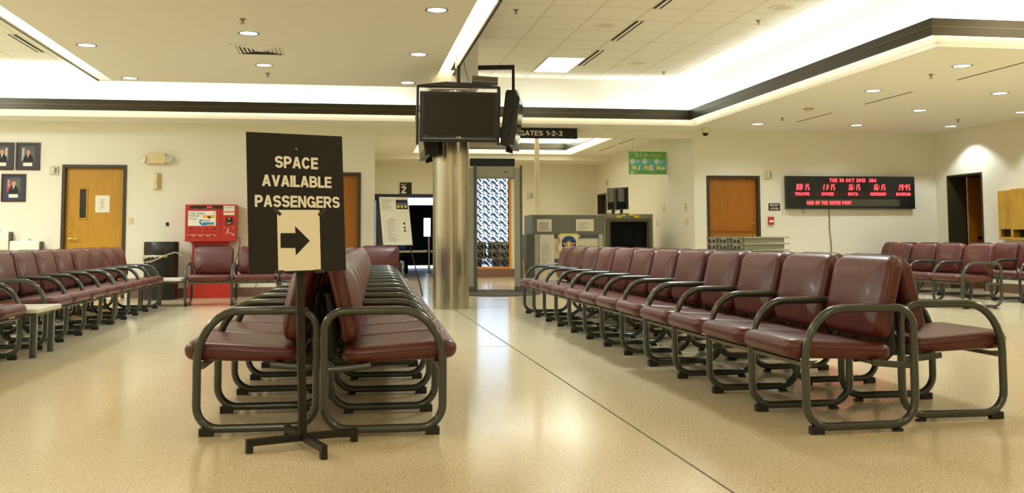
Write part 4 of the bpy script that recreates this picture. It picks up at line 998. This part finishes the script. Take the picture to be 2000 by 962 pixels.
# ------------------------------------------------------------------ security screening
MDA = math.radians(-9.5)
M_GATE = mat('grey_detector_laminate', (152, 150, 132), .5)
t = thing('metal_detector', 'grey walk-through metal detector framing the glass blocks', 'metal detector', (2.645, 17.8, 0), MDA)
for s in (-1, 1):
    x = s*.415
    p = MB().box(x-.07, x+.07, -.26, .26, .02, 2.24, M_GATE).build('side_panel', t, bevel=.012)
    e0, e1 = (x+.032, x+.074) if s > 0 else (x+.026, x+.074)
    MB().box(e0, e1, -.272, .27, .02, 2.27, M_GREYD).build('edge_strip', p, bevel=.006)
    MB().box(x-.076, x+.076, -.28, .28, 0, .10, M_GREYD).build('base', p, bevel=.006)
MB().box(-.345, .345, -.25, .25, 2.06, 2.25, M_GATE).build('header', t, bevel=.008)
MB().prism([(.19+a, 2.155+b) for a, b in rr(.06, .03, .0145, 5)], -.253, -.2495, M_GREYD).build('badge', t)
mb = MB(); pts = [(1.10*math.cos(a)*.72, 1.05*math.sin(a)) for a in [2*PI*i/40 for i in range(40)]]
o = mb.prism(pts, 0, .012, M_MATF, axis='z').build('floor_mat', loc=(2.55, 17.2, 0)); tag(o, 'dark grey rounded floor mat under the metal detector', 'mat')
t = thing('wet_floor_sign', 'yellow folding wet floor sign between the metal detector and the screening counter', 'sign', (3.215, 18.2, 0), PI/2-.17)
for s in (-1, 1):
    MB().prism([(-.14, 0), (.14, 0), (.09, .55), (-.09, .55)], -.008, .008, M_YEL, M=T(0, s*.045, 0) @ Rx(s*.07)).build('panel', t, bevel=.004)
# x-ray machine: cabinet with tunnel, and the counter panels before it
XY = 18.2
t = thing('xray_machine', 'large grey baggage x-ray machine with a black tunnel mouth', 'x-ray machine', (0, XY, 0))
mb = wall_holes('y', 0, .06, 4.77, 5.76, 0, 1.412, [(4.865, 5.69, .60, 1.31)], M_GREYM)
mb.box(4.77, 5.76, .06, 1.2, 1.31, 1.412, M_GREYM).box(4.77, 4.865, .06, 1.2, 0, 1.31, M_GREYM).box(5.69, 5.76, .06, 1.2, 0, 1.31, M_GREYM).box(4.865, 5.69, .06, 1.2, 0, .60, M_GREYM)
mb.build('cabinet', t, bevel=.006)
mb = MB().box(4.835, 4.885, -.03, .0, .58, 1.335, M_GREYD).box(5.67, 5.72, -.03, 0, .58, 1.335, M_GREYD).box(4.885, 5.67, -.03, 0, 1.285, 1.335, M_GREYD).box(4.885, 4.92, -.015, .02, .6, 1.285, M_BRONZE).box(5.63, 5.67, -.015, .02, .6, 1.285, M_BRONZE).box(4.92, 5.63, -.015, .02, 1.262, 1.285, M_BRONZE); mb.build('tunnel_frame', t, bevel=.003)
mb = MB()
for k in range(6): mb.box(4.87+.134*k, 4.87+.134*k+.15, .065+.012*(k % 2), .073+.012*(k % 2), .605, 1.31, M_CASE)
mb.build('curtain', t)
mb = MB(); text_geo(mb, 'X-RAY', M_YEL, 0, .001, 0, .001, 0) if False else None
for x, z, w, h, m in ((5.04, 1.345, .10, .04, M_YEL), (5.145, 1.382, .075, .024, M_YEL), (5.15, 1.35, .06, .026, mat('green_tag', (96, 168, 96), .6)), (5.30, 1.382, .075, .024, M_YEL), (5.31, 1.35, .055, .026, M_RED), (5.385, 1.345, .10, .04, M_YEL), (4.79, 1.32, .03, .04, M_RED)):
    mb.box(x, x+w, -.004, 0, z, z+h, m)
mb.build('warning_tags', t)
t = thing('screening_counter', 'grey screening counter with posted sheets left of the x-ray tunnel', 'counter', (0, XY, 0))
MB().box(3.41, 4.765, .0, .9, 1.03, 1.395, mat('grey_counter_hood', (112, 112, 100), .5)).build('hood', t, bevel=.006)
MB().box(3.40, 4.765, -.008, .9, 1.395, 1.408, M_OFFW).build('top_edge', t)
MB().box(3.285, 3.44, -.05, .95, 0, 1.028, M_GREYD).build('end_panel', t, bevel=.006)
MB().box(3.44, 4.765, .03, .9, 0, 1.03, M_OFFW).build('body', t)
for z in (.955, .50): MB().box(3.44, 4.69, .012, .035, z, z+.072, M_SLATE).build('stripe', t)
for x0, x1 in ((3.44, 3.53), (4.68, 4.765)): MB().box(x0, x1, -.01, .035, 0, 1.03, M_GREYL).build('pilaster', t, bevel=.004)
def sheet(label, x0, x1, z0, z1, n, ink, seed, title=None):
    o = MB().box(x0, x1, XY-.02, XY-.014 if z0 < 1 else XY-.001, z0, z1, M_PAPER).build('posted_sheet'); tag(o, label, 'paper', 'sheets posted on the screening counter')
    y = XY-.0215; mb = MB(); w = x1-x0; h = z1-z0
    print_lines(mb, x0+w*.12, x1-w*.12, z0+h*.1, z1-h*.22, y, n, ink, .4, None, seed)
    if title: print_lines(mb, x0+w*.16, x1-w*.16, z1-h*.18, z1-h*.08, y, 1, title, .8, None, 1)
    mb.build('print', o)
sheet('white sheet with bold black heading, at the outer end of the screening counter hood', 3.49, 3.77, 1.085, 1.315, 9, M_INK, 21, M_SUIT)
sheet('white printed sheet on the counter hood next to the x-ray tunnel', 4.24, 4.585, 1.09, 1.315, 9, M_INKL, 22)
sheet('tall white sheet with red heading on the counter front beside the shield emblem', 3.535, 3.815, .41, 1.028, 24, M_INKL, 23, M_PRED)
# shield emblem
t = thing('shield_emblem', 'yellow-edged shield emblem with a blue globe and golden wings', 'emblem', (4.10, XY-.012, .80))
def shield(k):
    half = [(0, -.235), (.07, -.20), (.14, -.14), (.20, -.07), (.215, .0), (.185, .05), (.165, .10), (.175, .155), (.215, .185), (.155, .235)]
    return [(x*k, z*k) for x, z in half]+[(-x*k, z*k) for x, z in reversed(half[1:])]
mb = MB(); mb.prism(shield(1.05), -.006, .002, M_YPRINT).build('rim', t)
MB().prism(shield(.955), -.0095, -.0062, M_PAPER).build('field', t)
mb = MB().disc((0, -.0105, .06), .142, M_BLUE, seg=40); mb.build('globe', t)
mb = MB(); y = -.0115
for s in (-1, 1): mb.quad([(s*.012, y, .03), (s*.05, y, .02), (s*.125, y, .055), (s*.13, y, .075), (s*.05, y, .062), (s*.012, y, .06)], M_ORANGE)
mb.prism([(-.022, -.02), (.022, -.02), (.014, .07), (-.014, .07)], y-.001, y, M_YPRINT)
for a in (-.5, 0, .5): mb.prism([(-.012, .07), (0, .135 if a == 0 else .12), (.012, .07)], y-.002, y-.0012, M_PAPER, M=T(0, 0, .03) @ Ry(a) @ T(0, 0, -.03))
mb.prism([(-.03, -.045), (.03, -.045), (.02, -.02), (-.02, -.02)], y-.001, y, M_ORANGE)
mb.build('crest', t)
mb = MB()
for a in range(-2, 3):
    pts = [(.05*a*math.cos(k), -.0108, .06+.138*math.sin(k)) for k in [-PI/2+PI*i/12 for i in range(13)]]
    mb.tube(pts, .0012, M_TEAL, seg=4)
for z in (-.08, 0, .08):
    w = math.sqrt(.138**2-z*z); mb.tube([(-w, -.0108, .06+z), (0, -.0108, .055+z), (w, -.0108, .06+z)], .0012, M_TEAL, seg=4)
mb.build('globe_lines', t)
# monitors standing on the machine, and the pole
t = thing('screening_monitor', 'black monitor seen from behind on top of the x-ray machine', 'monitor', (5.17, XY+.30, 1.412), math.radians(116))
MM = T(0, 0, .30) @ Matrix.Diagonal((1.18, 1.1, 1.15, 1))
MB().box(-.24, .24, .0, .045, -.18, .19, M_BLACK, M=MM).box(-.235, .235, -.004, .0, -.175, .185, M_SCREEN, M=MM).build('housing', t, bevel=.006)
for x0, x1 in ((-.20, -.055), (.02, .17)): MB().box(x0, x1, .045, .082, -.05, .165, M_GREYD, M=MM).build('back_panel', t, bevel=.006)
MB().box(-.05, .015, .045, .10, -.18, .17, M_BLACK, M=MM).build('spine', t, bevel=.006)
MB().box(-.20, .18, .045, .075, -.165, -.06, M_CASE, M=MM).build('port_recess', t, bevel=.004)
for s in (-1, 1): MB().box(s*.12-.025, s*.12+.025, .02, .06, .0, .14, M_BLACK).box(s*.12-.08, s*.12+.08, -.08, .14, 0, .014, M_BLACK).build('stand', t, bevel=.004)
tag(MB().tube([(5.16, XY+.35, 1.50), (5.08, XY+.3, 1.47), (4.98, XY+.28, 1.44), (4.88, XY+.26, 1.418)], .006, M_BLACK, seg=6).build('cable'), 'black cable trailing from the screening monitor over the x-ray machine', 'cable')
tag(MB().box(3.535, 3.615, 18.56, 18.64, 1.408, AZ, M_STRIP).build('conduit_pole', bevel=.004), 'slim cream pole rising from the screening counter to the ceiling', 'pole')
# green poster on the alcove's wall (wall plane x = XA1, faces -x)
t = thing('carry_on_poster', 'green and teal 3-1-1 carry-ons poster hanging over the x-ray machine', 'poster', (5.825, 18.7, 2.435))
PW, PH = .386, .225
MB().box(-PW, PW, -.004, .004, -PH, PH, M_GREENP).build('sheet', t)
mb = MB(); y = -.0045
for k in range(3):
    x0 = -.362+k*.248; x1 = x0+.236
    mb.quad([(x0, y, -.148), (x1, y, -.148), (x1, y, .075), (x0, y, .075)], M_TEAL)
    mb.disc((x0+.05, y-.001, .03), .054, M_LTEAL)
    mb.quad([(x0+.045, y-.001, -.125), (x0+.128, y-.001, -.125), (x0+.128, y-.001, -.055), (x0+.045, y-.001, -.055)], M_YPRINT)
    print_lines(mb, x0+.118, x0+.225, .0, .06, y-.001, 4, M_LTEAL, .4, None, 30+k)
x0 = -.362
mb.quad([(x0+.155, y-.001, -.143), (x0+.195, y-.001, -.143), (x0+.215, y-.001, -.03), (x0+.185, y-.001, -.06)], M_WHITE)
x0 += .248; mb.quad([(x0+.135, y-.001, -.148), (x0+.235, y-.001, -.148), (x0+.225, y-.001, -.04), (x0+.14, y-.001, -.04)], M_WHITE)
for q in ((.15, -.06), (.18, -.09), (.2, -.07), (.16, -.12), (.205, -.13)): mb.disc((x0+q[0], y-.0015, q[1]), .009, M_INKL, seg=8)
x0 += .248; mb.disc((x0+.165, y-.001, -.11), .05, M_WHITE, sy=.5); mb.disc((x0+.195, y-.0018, -.095), .035, M_WHITE, sy=.6)
mb.disc((-.325, y-.001, -.188), .03, M_WHITE); print_lines(mb, -.285, -.17, -.215, -.165, y-.001, 3, M_WHITE, .5, None, 40)
mb.build('panels', t)
mb = MB(); text_geo(mb, '3-1-1', M_LTEAL, -.252, -.042, .105, .205, y, .002, bold=.01); text_geo(mb, 'for Carry-ons', M_WHITE, -.033, .26, .13, .18, y, .002, bold=.015)
text_geo(mb, 'Prepare for Take-off', M_YPRINT, -.02, .265, .098, .125, y, .002, bold=.01); text_geo(mb, 'www.tsa.gov', M_WHITE, .03, .175, -.2, -.178, y, .002, bold=.015); mb.build('lettering', t)
for x in (-.3, .3): MB().cyl((x, 0, PH), (x, 0, AZ-2.435), .0015, M_GREYM, seg=6).build('wire', t)

# ------------------------------------------------------------------ grey trays
t = thing('tray_cart', 'low grey cart under the stack of trays behind the benches', 'cart', (5.35, 12.69, 0), math.radians(20.6))
MB().box(-.42, .42, -.36, .36, .50, .545, M_GREYD).build('shelf', t, bevel=.006)
for x in (-.37, .37):
    for y in (-.31, .31): MB().cyl((x, y, 0), (x, y, .50), .02, M_GREYD, seg=12).build('leg', t, smooth=True)
TL, TW, TH = .415, .365, .068
def make_tray(label, z, k):
    t = thing('screening_tray', label, 'tray', (5.35, 12.69, z), math.radians(20.6+(k % 2)*.6), 'stacked grey screening trays')
    mb = MB(); b = .055
    for s in (-1, 1):
        mb.box(-TL+b, TL-b, s*(TW-b)-.006, s*(TW-b)+.006, 0, TH, M_TRAY); mb.box(s*(TL-b)-.006, s*(TL-b)+.006, -TW+b, TW-b, 0, TH, M_TRAY)
    mb.box(-TL+b, TL-b, -TW+b, TW-b, 0, .006, M_TRAY)
    bd = mb.build('tub', t)
    mb = MB().box(-TL, TL, -TW, -TW+b+.01, TH-.006, TH+.012, M_TRAY).box(-TL, TL, TW-b-.01, TW, TH-.006, TH+.012, M_TRAY).box(-TL, -TL+b+.01, -TW+b+.01, TW-b-.01, TH-.006, TH+.012, M_TRAY).box(TL-b-.01, TL, -TW+b+.01, TW-b-.01, TH-.006, TH+.012, M_TRAY)
    mb.build('rim', t, bevel=.003)
    mb = MB()
    for q in (-.29, -.22, -.15, -.08, -.02, .05, .12, .19, .26):
        mb.box(-TL+.008, -TL+b, q-.010, q+.010, .008, TH-.006, M_TRAY)
    for q in (-.22, 0.03, .24): mb.box(-TL+.001, -TL+.012, q-.05, q+.05, TH-.028, TH-.005, M_TRAY)
    mb.box(-TL+b-.002, -TL+b, -TW+b, TW-b, .004, TH-.006, M_GREYD)
    mb.build('ribs', t)
    return t
N = 5; names = ['lowest grey tray of the stack, resting on the cart', 'grey tray second from the bottom of the stack', 'grey tray in the middle of the stack of five', 'grey tray just under the topmost of the stack', 'topmost grey tray of the stack in front of the amber kitchen door']
tr = make_tray(names[0], .546, 0)
for k in range(1, N): dup(tr, (5.35, 12.69, .546+k*.0845), names[k], math.radians(20.6+(k % 2)*.6))

# ------------------------------------------------------------------ oak cabinets on the right wall
def cabinet(label, y0, y1, d, z0, z1):
    t = thing('telephone_cabinet', label, 'cabinet', (XR, (y0+y1)/2, 0), -PI/2, 'oak wall cabinets')
    w = (y1-y0)/2
    mb = wall_holes('y', -d, -d+.02, -w, w, z0, z1, [(-w+.05, w-.03, z0+.04, z0+.17)], M_OAKC)
    mb.box(-w, w, -d+.02, 0, z1-.02, z1, M_OAKC).box(-w, w, -d+.02, 0, z0, z0+.02, M_OAKC).box(-w, -w+.02, -d+.02, 0, z0+.02, z1-.02, M_OAKC).box(w-.02, w, -d+.02, 0, z0+.02, z1-.02, M_OAKC)
    mb.build('case', t, bevel=.004)
    MB().box(-w+.02, w-.02, -.012, -.004, z0+.02, z1-.02, M_DFRAME).box(-w+.02, w-.02, -d+.02, -.012, z0+.17, z0+.18, M_DFRAME).build('shelf_recess', t)
    return t
cabinet('oak wall cabinet with a dark slot, between the dark doorway and the other cabinet', 14.815, 15.215, .10, .905, 1.728)
cabinet('deeper oak wall cabinet cut off by the edge of the picture', 14.35, 14.81, .17, .895, 1.74)

# ------------------------------------------------------------------ ceiling fittings
def downlight(label, x, y, z, power=135, blend=.9, size=2.45):
    t = thing('downlight', label, 'light', (x, y, z), group='round recessed downlights')
    MB().lathe([(.095, 0), (.098, -.003), (.112, -.004), (.114, 0)], M_DFRAME, seg=32).build('trim_ring', t, smooth=True)
    MB().disc((0, 0, -.002), .0955, M_LENS, axis='z', seg=32).build('lens', t)
    l = bpy.data.lights.new('downlight_lamp', 'SPOT'); l.energy = power; l.color = (.885, 1, 1); l.spot_size = size; l.spot_blend = blend; l.shadow_soft_size = .08
    o = bpy.data.objects.new('downlight_lamp', l); COL.objects.link(o); o.parent = t; o.location = (0, 0, -.02)
    return t
dl = [(-3.0, 11.87, CZ, 'downlight of the dropped ceiling nearest the long trough on the portrait side'), (-3.02, 14.23, CZ, 'downlight at the back corner of the dropped ceiling on the portrait side'),
 (-1.093, 10.93, CZ, 'downlight just in front of the square air vent'), (-1.093, 12.92, CZ, 'downlight just behind the square air vent'),
 (.84, 9.54, CZ, 'largest downlight in view, beside the trough that ends at the column'), (.824, 11.9, CZ, 'middle downlight of the three beside the trough that ends at the column'), (.819, 14.1, CZ, 'downlight nearest the column head and the front television'),
 (6.967, 10.23, ZS, 'largest soffit downlight, near the outside corner of the dark band'), (6.955, 12.16, ZS, 'soffit downlight second from the outside corner along the dark band'), (8.823, 12.14, ZS, 'soffit downlight beyond the longest slot, left of the picture edge one'),
 (8.761, 13.97, ZS, 'soffit downlight in the middle row above the time board'), (8.809, 15.99, ZS, 'soffit downlight directly above the time board'), (6.984, 16.03, ZS, 'soffit downlight above the amber kitchen door'),
 (10.582, 15.93, ZS, 'soffit downlight throwing a bright scallop over the dark doorway'), (10.522, 13.96, ZS, 'soffit downlight at the edge of the picture above the oak cabinets')]
for x, y, z, lab in dl:
    if x > 10: downlight(lab, x, y, z, 80, .3, 2.06)
    else: downlight(lab, x, y, z, 140 if x < 2 else (85 if y > 15.5 else 175))
# four-way vent
t = thing('air_vent', 'square four-way louvred air vent in the dropped ceiling', 'vent', (-1.045, 11.86, CZ))
mb = MB()
for a in range(4): mb.prism([(-.33, -.33), (.33, -.33), (.27, -.27), (-.27, -.27)], -.012, 0, M_SOFFIT, axis='z', M=Rz(a*PI/2))
mb.build('frame', t)
MB().box(-.27, .27, -.27, .27, -.002, 0, M_GRILL).build('duct', t)
for a in range(4):
    mb = MB()
    for k in range(5):
        r0 = .265-k*.045; M = Rz(a*PI/2)
        mb.add([(-r0, -r0, -.003), (r0, -r0, -.003), (r0-.034, -r0+.034, -.016), (-r0+.034, -r0+.034, -.016)], [(0, 1, 2, 3)], M_SOFFIT, M)
    mb.build('louver', t)
MB().box(-.045, .045, -.045, .045, -.016, -.012, M_SOFFIT).build('centre_plate', t)
M_SPR = mat('dull_brass_fitting', (130, 116, 80), .4, .3)
def sprinkler(label, x, y, z):
    t = thing('sprinkler', label, 'sprinkler', (x, y, z), group='fire sprinklers')
    MB().lathe([(0, 0), (.035, 0), (.03, -.006), (.012, -.008), (.01, -.03), (0, -.03)], M_SPR, seg=16).build('body', t, smooth=True)
    MB().lathe([(0, -.045), (.02, -.046), (.022, -.05), (0, -.052)], M_SPR, seg=16).cyl((.012, 0, -.02), (.012, 0, -.05), .003, M_SPR, seg=6).cyl((-.012, 0, -.02), (-.012, 0, -.05), .003, M_SPR, seg=6).build('deflector', t, smooth=True)
for x, y, z, lab in ((-1.084, 10.22, CZ, 'sprinkler head in front of the vent downlights on the dropped ceiling'), (-1.098, 13.55, CZ, 'sprinkler head at the back of the dropped ceiling'), (6.95, 10.82, ZS, 'sprinkler head behind the largest soffit downlight'), (7.031, 15.146, ZS, 'sprinkler head beyond the smoke detector over the amber door side'), (10.08, 14.96, ZS, 'sprinkler head in the soffit in front of the scalloped wall'), (5.11, 11.64, ZT, 'sprinkler head near the bright cove wall, larger of the two on the tiles'), (5.128, 15.51, ZT, 'sprinkler head on the tiles near the back cove'), (1.968, 11.51, ZT, 'sprinkler head on the tiles close to the trough by the column')):
    sprinkler(lab, x, y, z)
t = thing('smoke_detector', 'round smoke detector in the soffit between two downlights', 'detector', (6.927, 14.0, ZS))
MB().lathe([(0, -.01), (.075, -.01), (.078, 0)], M_GREYM, seg=24).build('base', t, smooth=True)
MB().lathe([(0, -.045), (.04, -.045), (.055, -.02), (.055, -.01)], M_OFFW, seg=24).build('cap', t, smooth=True)
for x, y, lab in ((3.252, 12.185, 'round ceiling speaker on the tiles beside the first two slots'), (4.471, 14.787, 'round ceiling speaker on the tiles beyond the lit troffer'), (5.105, 10.943, 'round ceiling speaker on the tiles near the bright cove wall')):
    t = thing('ceiling_speaker', lab, 'speaker', (x, y, ZT), group='round ceiling speakers')
    MB().lathe([(.10, -.006), (.14, -.012), (.165, -.006), (.168, 0)], M_SOFFIT, seg=36).build('rim', t, smooth=True)
    MB().disc((0, 0, -.006), .10, mat('pale_speaker_grille', (222, 214, 186), .7), axis='z').build('grille', t)
def slot_vent(label, x, y0, y1, z, two=True):
    t = thing('slot_diffuser', label, 'vent', (x, (y0+y1)/2, z), group='linear slot vents')
    h = (y1-y0)/2
    for s in ((-1, 1) if two else (0,)):
        MB().box(s*.035-.016, s*.035+.016, -h, h, -.003, 0, M_GRILL if two else M_SLOT).build('slot', t)
    if two: MB().box(-.018, .018, -h, h, -.008, 0, M_SOFFIT).build('centre_strip', t)
slot_vent('double slot vent on the tiles beside the lit troffer', 3.63, 13.85, 15.14, ZT)
slot_vent('double slot vent on the tiles beside the round speaker, middle of the line', 3.63, 11.89, 13.13, ZT)
slot_vent('double slot vent on the tiles cut by the top of the picture', 3.63, 9.9, 11.2, ZT)
slot_vent('double slot vent on the tiled strip past the dropped ceiling, portrait side', -4.46, 13.88, 15.15, ZT)
slot_vent('longest single slot in the soffit, nearest the outside corner', 7.53, 9.7, 11.17, ZS, False)
slot_vent('single slot in the soffit, middle of the three', 7.53, 12.17, 13.41, ZS, False)
slot_vent('single slot in the soffit nearest the amber kitchen door', 7.53, 14.42, 15.66, ZS, False)
for y0, y1, lab in ((17.6, 18.7, 'single slot in the alcove ceiling nearest the opening'), (18.95, 20.2, 'single slot in the alcove ceiling, second from the opening'), (20.5, 21.8, 'single slot in the alcove ceiling, farthest from the opening')):
    slot_vent(lab, 5.65, y0, y1, AZ, False)
t = thing('troffer', 'lit rectangular fluorescent troffer among the ceiling tiles', 'light', (3.262, 15.13, ZT))
MB().box(-.286, .286, -.648, .648, -.004, 0, M_TROF).build('lens', t)
mb = MB().box(-.297, -.286, -.655, .655, -.006, 0, M_DFRAME).box(.286, .297, -.655, .655, -.006, 0, M_DFRAME).box(-.286, .286, -.655, -.648, -.005, 0, M_SOFFIT).box(-.286, .286, .648, .655, -.005, 0, M_SOFFIT); mb.build('frame', t)
mb = MB()
for k in range(1, 6): mb.box(-.286, .286, -.648+k*.216-.004, -.648+k*.216+.004, -.0045, -.004, M_WHITE)
mb.build('louver', t)
